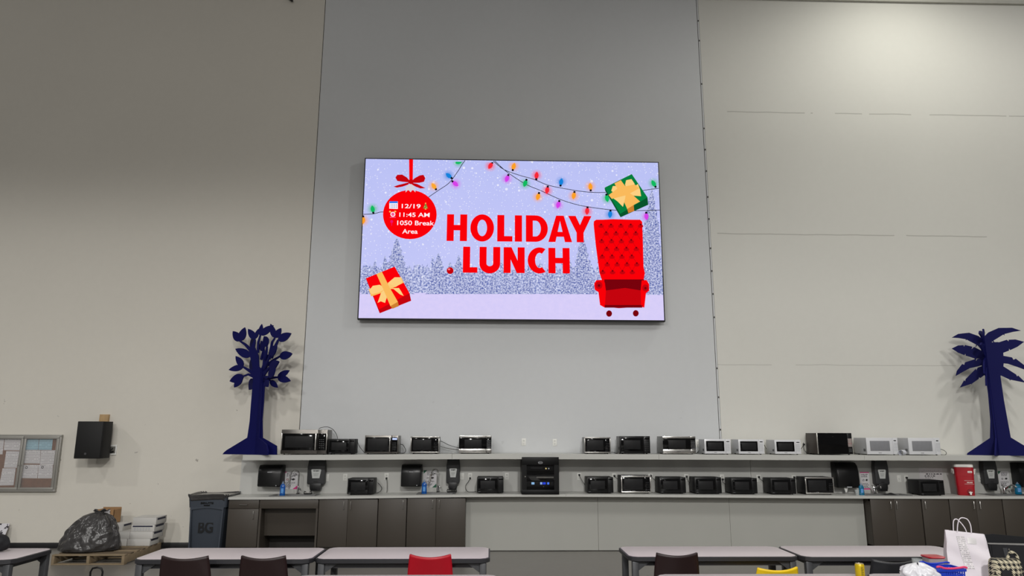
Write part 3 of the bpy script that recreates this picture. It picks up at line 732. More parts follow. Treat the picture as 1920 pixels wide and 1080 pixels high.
def soap(pa, pb, yb, yt, label):
    Y = -0.14; a, b2 = P(pa, yt, Y), P(pb, yb, Y); w = b2.x-a.x
    xm = (a.x+b2.x)/2; ztop = shelf_z(xm)-0.088; H = ztop-b2.z
    t = thing('soap_dispenser', label, 'soap dispenser', (xm, -0.0205, b2.z), 0, 'hand soap dispensers')
    d = 0.12
    hz = H*.2
    B().prism([(-w*.46, hz), (w*.46, hz), (w*.5, hz+0.03), (w*.5, H*.75), (w*.44, H), (-w*.44, H), (-w*.5, H*.75), (-w*.5, hz+0.03)], -d, 0, bev=0.01).obj('housing', M_SOAP, t, sharp=40)
    pb_ = B().prism([(-w*.26, 0), (w*.26, 0), (w*.32, hz*.5), (w*.32, hz+0.02), (-w*.32, hz+0.02), (-w*.32, hz*.5)], -d-0.012, -0.02, bev=0.006).obj('push_bar', M_SOAPD, t)
    l = B().prism([(-w*.2, H*.4), (w*.2, H*.4), (w*.28, H*.66), (w*.25, H*.69), (-w*.25, H*.69), (-w*.28, H*.66)], -d-0.003, -d+0.001).obj('label_panel', M_LABEL, t)
    text_obj('lettering', 'GOJO', M_BLK, l, -w*.17, w*.17, H*.605, H*.655, -d-0.0036, 0.05)
    b = B()
    for k in range(3): b.box(-w*.16+k*.004, w*.16-k*.008, -d-0.0036, -d-0.002, H*.545-k*H*.035, H*.553-k*H*.035)
    b.obj('fine_print', M_KEY, l)
    B().box(-w*.12, w*.12, -d-0.002, -d+0.001, H*.27, H*.3).obj('maker_mark', M_SOAPD, t)
    return t
soap(577.5, 607.5, 920.3, 863, 'charcoal hand soap dispenser right of the tall spring tap, leftmost on the wall')
soap(837.5, 861.5, 918.5, 861, 'charcoal hand soap dispenser right of the sign with green corners')
soap(1639, 1670, 921, 866, 'charcoal hand soap dispenser right of the pink-banded sign')
soap(1842.5, 1875, 920, 867, 'charcoal hand soap dispenser right of the red drink cooler')
# drip trays under the first two
M_MAT = pm('black_rubber', (20, 20, 21), 0.6)
for pa, pb, py, lab in ((570, 584, 926, 'black drip tray at the sink below the leftmost soap dispenser'), (838, 856, 925, 'black drip tray at the sink below the second soap dispenser')):
    a, b2 = P(pa, py, -.2), P(pb, py, -.2); xm = (a.x+b2.x)/2; h = (b2.x-a.x)/2
    t = thing('drip_tray', lab, 'tray', (xm, -.165, counter_z(xm)+0.0085), 0, 'drip trays at the sinks')
    B().box(-h, h, -0.06, 0.035, 0, 0.012, 0.005).obj('tray', M_MAT, t)
    B().tube([(-h, -.03, .008), (-h*.9, -.03, .045), (-h*.5, -.03, .03)], 0.008, 6).obj('arm', M_MAT, t); B().tube([(h, -.03, .008), (h*.9, -.03, .05), (h*.5, -.03, .03)], 0.008, 6).obj('arm', M_MAT, t)
def cloth(pa, pb, Y, label, zoff):
    a, b2 = P(pa, 926, Y), P(pb, 926, Y); xm = (a.x+b2.x)/2; h = (b2.x-a.x)/2
    def fn(u, v):
        x = (u-.5)*2*h; y = (v-.5)*0.16
        return Vector((x, y, 0.004+0.032*max(0, math.sin(u*7+v*3))*math.sin(math.pi*u)*math.sin(math.pi*v)*1.4))
    b = B().grid(fn, 20, 12); o = b.obj('cloth', pm('black_cloth', (24, 24, 25), 0.9), None, 60, (xm, Y, counter_z(xm)+zoff))
    md = o.modifiers.new('thickness', 'SOLIDIFY'); md.thickness = 0.003; md.offset = 1
    tag(o, label, 'cloth')
cloth(1655, 1677, -.42, 'crumpled black cloth lying by the sink below the third soap dispenser', 0.009)
# ------------------------------------------------------------------ paper signs on the splashback
M_PAPER = print_mat('sign_print', (222, 220, 222), (60, 58, 62), 26, 0.46, 11)
M_PAPER0 = pm('sign_paper', (222, 220, 222), 0.8, var=0.03)
M_PINK = pm('pink_ink', (222, 60, 140), 0.7, var=0.05)
M_GRN = pm('green_ink', (40, 105, 78), 0.7, var=0.05)
M_INK = pm('black_ink', (48, 44, 48), 0.7)
M_RED_INK = pm('red_ink', (150, 40, 50), 0.7)
def sign(pa, pb, yt, yb, mat, kind, label):
    a, b2 = P(pa, yt, -.022), P(pb, yb, -.022); w, H = b2.x-a.x, a.z-b2.z
    t = thing('paper_sign', label, 'sign', (a.x, -0.0205, b2.z), 0, 'paper signs over the sinks')
    sh = B().box(0, w, -0.002, 0, 0, H).obj('sheet', M_PAPER0, t)
    k = B()
    if kind == 'corner': k.flat([(0, H), (w*.27, H), (0, H*.8)], -0.0026).flat([(w, 0), (w*.68, 0), (w, H*.22)], -0.0026)
    else: k.flat([(0, H), (w, H), (w, H*.945), (0, H*.945)], -0.0026).flat([(0, H*.03), (w, H*.03), (w, H*.1), (0, H*.1)], -0.0026)
    k.obj('colour_corners', mat, t)
    b = B()
    rnd = random.Random(int(pa))
    for z in (.86, .79, .72, .34, .265, .19, .12):
        x = w*(.26 if z > .7 and kind == 'corner' else .12); end = w*(.9 if z > .3 or kind != 'corner' else .66)
        while x < end-0.02:
            l = rnd.uniform(.012, .035); b.flat([(x, H*z), (min(x+l, end), H*z), (min(x+l, end), H*z+H*.032), (x, H*z+H*.032)], -0.0026); x += l+.006
    b.obj('lettering', M_INK, t)
    pic = B()
    cx_, cz_, r = w*.32, H*.55, H*.062
    ring = arc(cx_, cz_, r, 0, 360, 18)
    inn = arc(cx_, cz_, r*.75, 0, 360, 18)
    for i in range(18): pic.flat([ring[i], ring[i+1], inn[i+1], inn[i]], -0.0028)
    pic.flat([(cx_-r*.8, cz_-r*.5), (cx_-r*.6, cz_-r*.75), (cx_+r*.8, cz_+r*.5), (cx_+r*.6, cz_+r*.75)], -0.003)
    pic.obj('warning_ring', M_RED_INK if kind == 'corner' and mat is M_PINK else M_INK, t)
    p2 = B(); q, z_ = w*.68, H*.55
    p2.flat([(q-w*.15, z_), (q, z_-H*.06), (q+w*.15, z_+H*.01), (q+w*.02, z_+H*.075)], -0.0026)
    p2.obj('tray_picture', M_INK, t)
    return t
sign(530.5, 558, 884.3, 917, M_PINK, 'corner', 'white paper sign with pink corners behind the tall spring tap')
sign(794.5, 818, 881.8, 914, M_GRN, 'corner', 'white paper sign with green corners behind the second gooseneck tap')
sign(1612, 1632, 885, 919, M_PINK, 'band', 'white paper sign with pink bands right of the large towel dispenser')
sign(1871, 1895, 883.5, 915, M_GRN, 'corner', 'white paper sign with a green corner right of the last soap dispenser')
# handwritten sheet taped behind the microwave near the cooler
a, b2 = P(1722, 876.5, -.022), P(1769, 903, -.022); w, H = b2.x-a.x, a.z-b2.z
t = thing('handwritten_sheet', 'white handwritten sheet taped behind the black microwave left of the red cooler', 'sheet', (a.x, -0.0205, b2.z))
B().box(0, w, -0.002, 0, 0, H, M=Matrix.Rotation(R(1), 4, 'Y')).obj('sheet', pm('whiteboard_paper', (206, 203, 204), 0.6, var=0.04), t)
b = B()
for z, x0_, x1_, th in ((.5, .28, .93, .03), (.36, .22, .62, .03), (.26, .24, .52, .015)):
    x = w*x0_
    while x < w*x1_:
        l = random.uniform(.02, .05); b.flat([(x, H*z), (x+l, H*z), (x+l*.9, H*(z+th*2.2)), (x+l*.1, H*(z+th*2.2))], -0.0028); x += l+.012
b.obj('handwriting', M_INK, t)
b = B()
for k in range(9): 
    x = w*(.12+.085*k); b.flat([(x, H*.72), (x+w*.05, H*(.72+.12*abs(math.sin(k*1.3)))), (x+w*.05, H*(.70+.12*abs(math.sin(k*1.3)))), (x, H*.70)], -0.0028)
b.obj('doodle', pm('purple_ink', (150, 110, 140), 0.7), t)
# ------------------------------------------------------------------ soap bottles by the sinks
M_DISH = pm('blue_dish_soap', (14, 82, 160), 0.18, var=0.06, coat=0.4)
M_DISH2 = pm('teal_dish_soap', (12, 104, 140), 0.18, var=0.06, coat=0.4)
M_CAP = pm('grey_cap', (120, 140, 165), 0.4)
def bottle(px, ytop, ybase, wpx, Y, mat, label):
    p = P(px, ybase, Y); x = p.x; zc = counter_z(x)+0.0005; H = P(px, ytop, Y).z-P(px, ybase, Y).z; r = (P(px+wpx, ybase, Y).x-x)/2
    t = thing('soap_bottle', label, 'bottle', (x, Y, zc), 0, 'washing-up liquid bottles')
    B().lathe([(0, 0), (r*.9, 0), (r, H*.04), (r*.96, H*.35), (r*.9, H*.45), (r, H*.62), (r*.8, H*.74), (r*.42, H*.82), (r*.36, H*.84), (0, H*.84)], n=20, fy=.6).obj('bottle_body', mat, t)
    B().lathe([(r*.4, H*.835), (r*.4, H*.9), (r*.18, H*.93), (r*.14, H), (0, H)], n=14, fy=.8).obj('cap', M_CAP, t)
    B().grid(lambda u, v: Vector((r*.62*(u-.5)*2*.75, -r*.6*math.sqrt(max(0, 1-((u-.5)*1.5)**2*.62))-0.0015, H*(.2+.32*v))), 8, 1).obj('label_sticker', pm('blue_label', (90, 150, 215), 0.4, var=0.5, scale=40), t)
bottle(529.3, 900, 927.3, 10.5, -.40, M_DISH, 'blue washing-up liquid bottle below the sign with pink corners')
bottle(795.2, 898, 925.2, 10, -.40, M_DISH, 'blue washing-up liquid bottle below the sign with green corners')
bottle(1616, 904.5, 927.3, 10, -.40, M_DISH2, 'blue-green soap bottle below the large rounded towel dispenser')
bottle(1910, 903, 926, 13, -.20, M_DISH2, 'teal soap bottle by the sink at the right edge of the picture')
# clear tumbler beside the third bottle
p = P(1607.5, 927, -.42)
m = bpy.data.materials.new('clear_plastic'); m.use_nodes = True; bs = m.node_tree.nodes['Principled BSDF']
bs.inputs['Base Color'].default_value = S(196, 202, 202); bs.inputs['Roughness'].default_value = 0.15; bs.inputs['Alpha'].default_value = 0.35
M_CLEAR = m
b = B().lathe([(0, 0), (.028, 0), (.036, .085), (.034, .085), (.0265, .004), (0, .004)], n=20)
tag(b.obj('tumbler', M_CLEAR, None, 35, (p.x, -.42, counter_z(p.x)+0.0005)), 'clear plastic tumbler left of the blue-green soap bottle', 'cup')
# ------------------------------------------------------------------ equipment rack between worktop and shelf
Yr = -0.62
a, b2 = P(978.5, 857, Yr), P(1048.5, 925.5, Yr); w = b2.x-a.x
xm = (a.x+b2.x)/2; z0 = counter_z(xm)+0.0008; H = a.z-z0
# stands on the worktop, its door just proud of the shelf
t = thing('equipment_rack', 'black glass-doored equipment rack with blue lit displays on the worktop', 'rack', (xm, Yr, z0))
M_RACK = pm('black_powder_coat', (8, 8, 9), 0.45, var=0.1, spec=0.25)
ins = shelf_z(xm)-0.085-z0
Hs = min(H, ins-0.002)
b = B(); T = 0.016
b.box(-w/2, -w/2+T, 0.03, 0.58, 0, Hs).box(w/2-T, w/2, 0.03, 0.58, 0, Hs).box(-w/2, w/2, 0.03, 0.58, 0, T).box(-w/2, w/2, 0.03, 0.58, Hs-T, Hs).box(-w/2, w/2, 0.565, 0.58, 0, Hs)
b.obj('cabinet_shell', M_RACK, t)
fr = B(); e = w*.13
fr.box(-w/2, w/2, 0.0, 0.028, H*.79, H, 0.003).box(-w/2, w/2, 0, 0.028, 0, H*.12, 0.003).box(-w/2, -w/2+e, 0, 0.028, H*.12, H*.79).box(w/2-e, w/2, 0, 0.028, H*.12, H*.79)
d = weld(fr).obj('door', M_RACK, t)
gm = bpy.data.materials.new('smoked_glass'); gm.use_nodes = True; gb = gm.node_tree.nodes['Principled BSDF']
gb.inputs['Base Color'].default_value = S(14, 14, 16); gb.inputs['Roughness'].default_value = 0.05; gb.inputs['Alpha'].default_value = 0.22
B().box(-w/2+e-.004, w/2-e+.004, 0.010, 0.014, H*.11, H*.8).obj('door_glass', gm, d)
bd = B()
ringo = arc(0, H*.85, w*.062, 0, 360, 24, H*.032); ringi = arc(0, H*.85, w*.052, 0, 360, 24, H*.024)
for i in range(24): bd.flat([ringo[i], ringo[i+1], ringi[i+1], ringi[i]], -0.001)
bd.obj('badge', M_KEYW, d)
text_obj('lettering', 'MAP', M_KEYW, d, -w*.040, w*.040, H*.837, H*.863, -0.0012, 0.0)
B().lathe([(0, 0), (.008, 0), (.008, .006), (0, .006)], (-w/2+w*.09, 0.0, H*.475), 12, M=Matrix.Rotation(R(90), 4, 'X')).obj('lock', M_STEEL, d)
def unit(z0_, z1_, name, mat): return B().box(-w/2+T+.002, w/2-T-.002, 0.08, 0.4, H*z0_, H*z1_, 0.002).obj(name, mat, t)
M_UNIT = pm('rack_unit_black', (16, 16, 17), 0.5, spec=0.25)
u1 = unit(.62, .76, 'amplifier', M_UNIT)
b = B()
for k in range(14): b.box(-w*.25+k*w*.023, -w*.235+k*w*.023, 0.076, 0.081, H*.69, H*.705)
b.obj('meter_leds', pm('grey_led', (95, 95, 96), 0.5), u1)
for q, c_ in ((.16, em('warm_led', (250, 225, 150), 1.0)), (.235, em('white_led', (170, 175, 180), .8))):
    B().lathe([(0, 0), (.012, 0), (.012, .006), (0, .006)], (w*q, .08, H*.685), 12, M=Matrix.Rotation(R(90), 4, 'X')).obj('pilot_light', c_, u1)
u2 = unit(.42, .5, 'patch_panel', M_UNIT)
for k in range(15): B().box(-w*.1+k*w*.0315, -w*.1+k*w*.0315+w*.024, 0.074, 0.082, H*.425, H*.465).obj('port', pm('port_grey', (175, 172, 165), 0.5), u2)
b = B()
for k in range(6): b.tube([(-w*.3+k*w*.03, .07, H*.465), (-w*.26+k*w*.035, .05, H*.41), (-w*.2+k*w*.04, .06, H*.36)], .004, 5)
b.obj('patch_cords', pm('pale_cable', (120, 120, 118), 0.5), u2)
u3 = unit(.2, .33, 'mixer_unit', M_UNIT)
for x0_, x1_, c_ in ((-.235, -.155, (150, 200, 245)), (0.0, .055, (150, 185, 250)), (.07, .15, (40, 70, 230)), (.19, .245, (80, 130, 250))):
    B().box(w*x0_, w*x1_, 0.074, 0.082, H*.255, H*.315, .001).obj('blue_display', em('display_%d' % int(1000+x0_*1000), c_, 1.3), u3)
B().box(w*.08, w*.1, 0.072, 0.082, H*.19, H*.205).obj('button', M_KEYW, u3)
# ------------------------------------------------------------------ red drink cooler
Yc = -.42
a, b2 = P(1787.5, 872, Yc), P(1831, 931.5, Yc); xm = (a.x+b2.x)/2; w = (b2.x-a.x)*.84; z0 = counter_z(xm)+.0006; H = P(1800, 872, Yc).z-P(1800, 930.5, Yc).z
t = thing('drink_cooler', 'red drink cooler with a white lid and white tap on the worktop', 'cooler', (P(1808, 900, Yc+.10).x, Yc+.10, z0), R(-28))
M_CRED = pm('cooler_red', (168, 8, 28), 0.38, var=0.05)
M_CWH = pm('cooler_white', (235, 232, 226), 0.4, var=0.02)
def rrect(hx, hy, r, n=5):
    out = []
    for cx_, cy_, a0 in ((hx-r, hy-r, 0), (-hx+r, hy-r, 90), (-hx+r, -hy+r, 180), (hx-r, -hy+r, 270)):
        out += [(cx_+r*math.cos(R(a0+90*i/n)), cy_+r*math.sin(R(a0+90*i/n))) for i in range(n+1)]
    return out
def loft(b, levels, m=0):
    t_ = bmesh.new(); rings = [[t_.verts.new((x, y, z)) for x, y in rrect(hx, hy, r)] for z, hx, hy, r in levels]
    for A, C in zip(rings, rings[1:]):
        for k in range(len(A)): t_.faces.new((A[k], A[(k+1) % len(A)], C[(k+1) % len(A)], C[k]))
    t_.faces.new(rings[0]); t_.faces.new(rings[-1])
    return b._merge(t_, m)
hw = w/2
loft(B(), [(0, hw*.86, .11, .04), (.01, hw*.88, .115, .04), (H*.3, hw*.93, .122, .04), (H*.302, hw*.95, .125, .04), (H*.62, hw*.98, .13, .04), (H*.622, hw*.99, .132, .04), (H*.9, hw, .135, .04)]).obj('cooler_body', M_CRED, t)
loft(B(), [(H*.9, hw*.97, .13, .04), (H*.91, hw*1.0, .137, .04), (H*.975, hw*1.0, .137, .04), (H, hw*.96, .13, .04)]).obj('lid', M_CWH, t)
B().lathe([(0, 0), (.045, 0), (.04, .006), (0, .006)], (hw*.4, -.121, H*.12), 18, M=Matrix.Rotation(R(90), 4, 'X')).obj('tap_recess', pm('cooler_red_dark', (130, 10, 26), 0.5), t)
tp = B().tube([(hw*.4, -.12, H*.1), (hw*.4, -.155, H*.1), (hw*.4, -.165, H*.03)], [.018, .018, .012], 10).obj('spigot', M_CWH, t)
B().box(hw*.4-.025, hw*.4+.025, -.172, -.15, H*.095, H*.125, .005).obj('tap_button', M_CWH, tp)
for s, x_ in ((-1, -hw), (1, hw)):
    B().tube([(x_*.98+s*.012, -.06, H*.83), (x_*.98+s*.03, -.045, H*.83), (x_*.98+s*.032, .03, H*.72), (x_*.98+s*.012, .05, H*.70), (x_*.98+s*.012, -.05, H*.7)], .013, 8, closed=True).obj('handle', M_CWH, t)
text_obj('lettering', 'IGLOO', M_CWH, t, hw*.16, hw*.74, H*.4, H*.435, -.1315, .05)
B().box(hw*.34, hw*.80, -.1372, -.128, H*.725, H*.785, .002).obj('size_label', M_CWH, t)
text_obj('label_text', '5 GAL', M_CRED, t, hw*.40, hw*.74, H*.74, H*.77, -.1376, .03)
b = B().box(-hw*.1, hw*.86, -.1325, -.128, H*.475, H*.481).box(-hw*.1, hw*.86, -.1325, -.128, H*.365, H*.371); b.obj('trim_lines', M_CWH, t)
# rolled paper lying on the shelf
p = P(1697, 850, -.53); zc = shelf_z(p.x)
b = B(); L0 = .14; r0 = .042
ang = Matrix.Translation((p.x, -.50, zc+r0+.001)) @ Matrix.Rotation(R(-62), 4, 'Z') @ Matrix.Rotation(R(90), 4, 'X')
b.lathe([(r0, -L0*.5), (r0, L0*.5), (r0-.003, L0*.5), (r0-.003, -L0*.5), (r0, -L0*.5)], n=24, M=Matrix.Identity(4))
o = b.obj('rolled_paper', pm('rolled_white_paper', (214, 216, 224), 0.7, var=0.03)); 
o.location = (p.x-.03, -.505, zc+r0+.001); o.rotation_euler = Euler((R(90), 0, R(-48)))
tag(o, 'short roll of white paper in front of the two large white microwaves', 'paper roll')
# ------------------------------------------------------------------ the two blue tree cutouts on the shelf
M_BLUE = pm('blue_painted_board', (9, 12, 78), 0.6, var=0.08, scale=3, spec=0.15)
def leaf_poly(bx, bz, tx, tz, wd, n=7):
    d = Vector((tx-bx, tz-bz)); L = d.length; d /= L; nrm = Vector((-d.y, d.x)); out = []
    for i in range(n+1):
        t_ = i/n; out.append((t_, math.sin(math.pi*t_**.8)**.8*wd/2 if 0 < t_ < 1 else 0))
    pts = [(bx+d.x*L*t_+nrm.x*w_, bz+d.y*L*t_+nrm.y*w_) for t_, w_ in out]
    pts += [(bx+d.x*L*t_-nrm.x*w_, bz+d.y*L*t_-nrm.y*w_) for t_, w_ in reversed(out[1:-1])]
    return pts
def strip_poly(pts, ws):
    l, r = [], []
    for i, p in enumerate(pts):
        a = Vector(pts[max(0, i-1)]); b = Vector(pts[min(len(pts)-1, i+1)]); d = (b-a).normalized(); n_ = Vector((-d.y, d.x))
        l.append((p[0]+n_.x*ws[i]/2, p[1]+n_.y*ws[i]/2)); r.append((p[0]-n_.x*ws[i]/2, p[1]-n_.y*ws[i]/2))
    return l+list(reversed(r))
TY = -0.40
S1 = 3.8571
c0 = P(400+300/S1, 590+1018/S1, TY); X1 = c0.x
K = (P(520, 740, TY).x-P(430, 740, TY).x)/90      # metres per photo pixel at that depth
def L1(zx, zy): return ((zx-300-.074*(1012-zy))/S1*K*1.06, (1012-zy)/S1*K)   # the second term takes out the lens's lean
zsh = shelf_z(X1)+0.001
t = thing('leafy_tree_cutout', 'blue cutout tree with leaves standing on the left end of the shelf', 'tree cutout', (X1, TY, zsh))
A1, A2 = R(-12), R(42)
def panel(name, poly, ang, th, par, sc_=1.0):
    M = Matrix.Rotation(ang, 4, 'Z')
    return B().prism([(x*sc_, z) for x, z in poly], -th/2, th/2, M=M).obj(name, M_BLUE, par, sharp=25)
trunk1 = [L1(*p) for p in ((62, 1012), (70, 1000), (92, 982), (245, 893), (262, 780), (276, 600), (287, 480), (277, 420), (283, 385), (262, 300), (252, 245), (275, 232), (300, 240), (328, 300), (332, 380), (345, 402), (357, 370), (365, 290), (352, 255), (368, 245), (385, 290), (410, 295), (400, 360), (378, 430), (374, 520), (366, 640), (356, 760), (358, 893), (462, 950), (462, 1012))]
P1 = panel('trunk_panel', trunk1, A1, 0.022, t)
sc2 = 1.0
trunk2 = [((x)*1.0, z) for x, z in ((-.30, 0), (-.30, .05), (-.09, L1(0, 893)[1]), (-.07, 1.0), (-.05, 1.40), (.05, 1.40), (.07, 1.0), (.10, L1(0, 893)[1]), (.34, .16), (.39, .06), (.39, 0))]
P2 = panel('trunk_panel', trunk2, -A2, 0.022, t)
def leaf(par, ang, b_, t__, wd, fs=1.0):
    p0, p1 = L1(*b_), L1(*t__)
    poly = leaf_poly(p0[0]*fs, p0[1], p1[0]*fs, p1[1], wd/S1*K)
    return B().prism(poly, -0.0105-.0003*random.random(), 0.0105+.0003*random.random(), M=Matrix.Rotation(ang, 4, 'Z')).obj('leaf', M_BLUE, par, sharp=25)
for b_, t__, wd in (((185, 190), (130, 112), 58), ((185, 190), (222, 86), 62), ((300, 178), (247, 98), 50), ((300, 175), (326, 100), 30), ((268, 305), (150, 246), 62), ((210, 380), (153, 300), 48), ((212, 380), (100, 402), 46), ((216, 450), (108, 486), 66), ((200, 455), (143, 532), 52),
                    ((335, 148), (440, 76), 54), ((335, 150), (352, 64), 34), ((450, 172), (418, 64), 44), ((450, 172), (497, 98), 50), ((472, 190), (574, 138), 62), ((482, 310), (581, 290), 62), ((468, 462), (558, 410), 46), ((468, 462), (566, 488), 52), ((412, 482), (470, 537), 40)):
    leaf(P1, A1, b_, t__, wd)
for pts, ws in (([(262, 252), (225, 215), (185, 188)], (26, 18, 12)), ([(285, 240), (300, 178)], (30, 12)), ([(322, 280), (325, 200), (342, 140)], (20, 16, 12)), ([(405, 330), (430, 200), (450, 172)], (22, 16, 12)), ([(420, 320), (455, 230), (475, 186)], (30, 22, 14)),
                ([(395, 370), (440, 335), (485, 308)], (26, 20, 10)), ([(290, 430), (250, 405), (208, 380)], (28, 20, 12)), ([(285, 450), (250, 437), (212, 450)], (24, 16, 10)), ([(370, 470), (420, 465), (472, 460)], (30, 20, 12)), ([(370, 480), (400, 480), (415, 484)], (24, 16, 12))):
    B().prism(strip_poly([L1(*p) for p in pts], [q/S1*K for q in ws]), -0.0105, 0.0107, M=Matrix.Rotation(A1, 4, 'Z')).obj('branch', M_BLUE, P1, sharp=25)
for b_, t__, wd in (((266, 236), (247, 158), 90), ((262, 400), (243, 320), 80), ((275, 465), (232, 546), 100), ((400, 236), (372, 156), 90), ((362, 268), (343, 188), 80), ((430, 300), (494, 244), 90), ((425, 395), (516, 358), 80), ((420, 462), (482, 395), 90), ((392, 482), (414, 534), 70)):
    leaf(P2, -A2, b_, t__, wd*.8, 1.32)
for pts, ws in (([(280, 300), (262, 236)], (30, 16)), ([(285, 440), (262, 395)], (30, 14)), ([(290, 470), (270, 468)], (30, 20)), ([(375, 330), (395, 280), (400, 236)], (30, 20, 12)), ([(345, 330), (362, 268)], (24, 12)), ([(370, 400), (410, 340), (432, 300)], (30, 22, 12)), ([(370, 440), (425, 395)], (36, 14)), ([(370, 470), (420, 462)], (36, 16)), ([(370, 470), (392, 482)], (30, 16))):
    q = [L1(*p) for p in pts]; B().prism(strip_poly([(x*1.32, z) for x, z in q], [w_/S1*K for w_ in ws]), -0.0105, 0.0107, M=Matrix.Rotation(-A2, 4, 'Z')).obj('branch', M_BLUE, P2, sharp=25)

TY2 = -0.46
S2 = 3.855
c0 = P(1720+590/S2, 600+982/S2, TY2); X2 = c0.x
K2 = (P(1910, 740, TY2).x-P(1830, 740, TY2).x)/80
def L2(zx, zy): return ((zx-590+.126*(978-zy))/S2*K2*.84, (978-zy)/S2*K2)
t = thing('palm_tree_cutout', 'blue cutout palm tree standing on the shelf at the right edge of the picture', 'tree cutout', (X2, TY2, shelf_z(X2)+0.001))
A1, A2 = R(-33), R(46)
base_l = ((365, 978), (368, 966), (528, 860), (531, 740), (516, 560), (500, 432), (474, 400), (470, 320), (480, 235), (520, 190))
poly = [L2(*p) for p in base_l]
rt = [L2(*p) for p in ((590, 190), (622, 235), (628, 330), (620, 400), (604, 432), (627, 600), (672, 855), (830, 950), (835, 978))]
P1 = panel('trunk_panel', poly+rt, A1, 0.026, t)
FR = [((500, 232), [(475, 245), (440, 205), (425, 222), (432, 200), (362, 160), (357, 168), (355, 157), (300, 145), (253, 140), (300, 116), (380, 112), (450, 140), (492, 178), (512, 225)]),
      ((490, 285), [(484, 302), (435, 300), (430, 312), (418, 298), (356, 276), (353, 262), (348, 273), (300, 252), (253, 220), (300, 200), (340, 200), (343, 212), (350, 199), (405, 215), (398, 232), (416, 216), (492, 258)]),
      ((495, 320), [(500, 342), (440, 358), (385, 368), (330, 395), (282, 421), (290, 385), (330, 335), (345, 342), (350, 325), (425, 304), (432, 318), (440, 303), (502, 298)]),
      ((500, 370), [(512, 405), (462, 440), (452, 435), (450, 446), (402, 478), (400, 488), (396, 480), (313, 504), (345, 452), (352, 460), (355, 445), (430, 372), (432, 385), (442, 366), (512, 345)])]
def frond(par, ang, poly, mir=False, lift=0):
    q = [L2(x, y-lift) for x, y in poly]
    if mir: q = [(-x*1.16, z) for x, z in q]
    return B().prism(q, -0.0125-.0003*random.random(), 0.0125+.0003*random.random(), M=Matrix.Rotation(ang, 4, 'Z')).obj('frond', M_BLUE, par, sharp=25)
for _, poly in FR:
    frond(P1, A1, poly); frond(P1, A1, poly, True, 22)
hl = [L2(*p) for p in base_l]
P2 = panel('trunk_panel', [(-x*.72, z) for x, z in hl][::-1]+[(-x*.25, z) for x, z in rt][::-1], A2+math.pi, 0.026, t)
for _, poly in FR:
    q = [(x*.8, y) for x, y in [L2(a_, b_) for a_, b_ in poly]]
    B().prism(q, -0.0125-.0003*random.random(), 0.0125, M=Matrix.Rotation(A2, 4, 'Z')).obj('frond', M_BLUE, P2, sharp=25)
    q = [(-x*.30, y+.06) for x, y in q]
    B().prism(q, -0.0125-.0003*random.random(), 0.0125, M=Matrix.Rotation(A2, 4, 'Z')).obj('frond', M_BLUE, P2, sharp=25)

# ------------------------------------------------------------------ notice board
Yb = -0.05
TL, BR_ = P(-28, 815, Yb), P(112, 921, Yb)
x0, x1, z0, z1 = P(-60, 815, Yb).x, P(113, 840, Yb).x, P(104, 922, Yb).z, P(104, 815, Yb).z
t = thing('notice_board', 'aluminium-framed glazed notice board on the wall at the left edge', 'notice board', ((x0+x1)/2, 0, z0))
M_ALU = pm('anodised_aluminium', (158, 156, 150), 0.4, 0.3, var=0.05, scale=8)
M_CORK = pm('brown_cork', (106, 68, 42), 0.9, var=0.35, scale=14, bump=0.3)
w, H = x1-x0, z1-z0; fw = 0.035
b = B(); b.box(-w/2, w/2, -.055, -.001, 0, fw, .004).box(-w/2, w/2, -.055, -.001, H-fw, H, .004).box(-w/2, -w/2+fw, -.055, -.001, fw, H-fw, .004).box(w/2-fw, w/2, -.055, -.001, fw, H-fw, .004)
weld(b).obj('frame', M_ALU, t)
cork = B().box(-w/2+fw, w/2-fw, -.014, -.002, fw, H-fw).obj('cork_board', M_CORK, t)
glass = bpy.data.materials.new('pane_glass'); glass.use_nodes = True; gb = glass.node_tree.nodes['Principled BSDF']
gb.inputs['Base Color'].default_value = (1, 1, 1, 1); gb.inputs['Roughness'].default_value = 0.05; gb.inputs['Alpha'].default_value = 0.06
xm = P(39.5, 868, Yb).x-(x0+x1)/2
for xa, xb in ((-w/2+fw*.8, xm-.004), (xm+.004, w/2-fw*.8)):
    b = B(); f2 = .04; za, zb = fw*.8, H-fw*.8
    b.box(xa, xb, -.066, -.05, za, za+f2, .003).box(xa, xb, -.066, -.05, zb-f2, zb, .003).box(xa, xa+f2, -.066, -.05, za+f2, zb-f2, .003).box(xb-f2, xb, -.066, -.05, za+f2, zb-f2, .003)
    d = weld(b).obj('glazed_door', M_ALU, t)
    B().box(xa+f2*.8, xb-f2*.8, -.058, -.055, za+f2*.8, zb-f2*.8).obj('pane', glass, d)
    lx = xb-f2/2 if xa < 0 and xb < xm+.01 else xa+f2/2
    B().lathe([(0, 0), (.009, 0), (.009, .006), (0, .006)], (lx, -.066, H*.46), 12, M=Matrix.Rotation(R(90), 4, 'X')).obj('lock', M_STEEL, d)
M_N1 = print_mat('notice_print', (205, 202, 203), (120, 116, 120), 38, 0.40, 14)
M_N2 = print_mat('blue_notice_print', (146, 182, 196), (100, 130, 145), 34, 0.42, 12)
def q2(zx, zy): 
    p = P(zx/8.308, 800+zy/8.308, -.016); return p.x, p.z
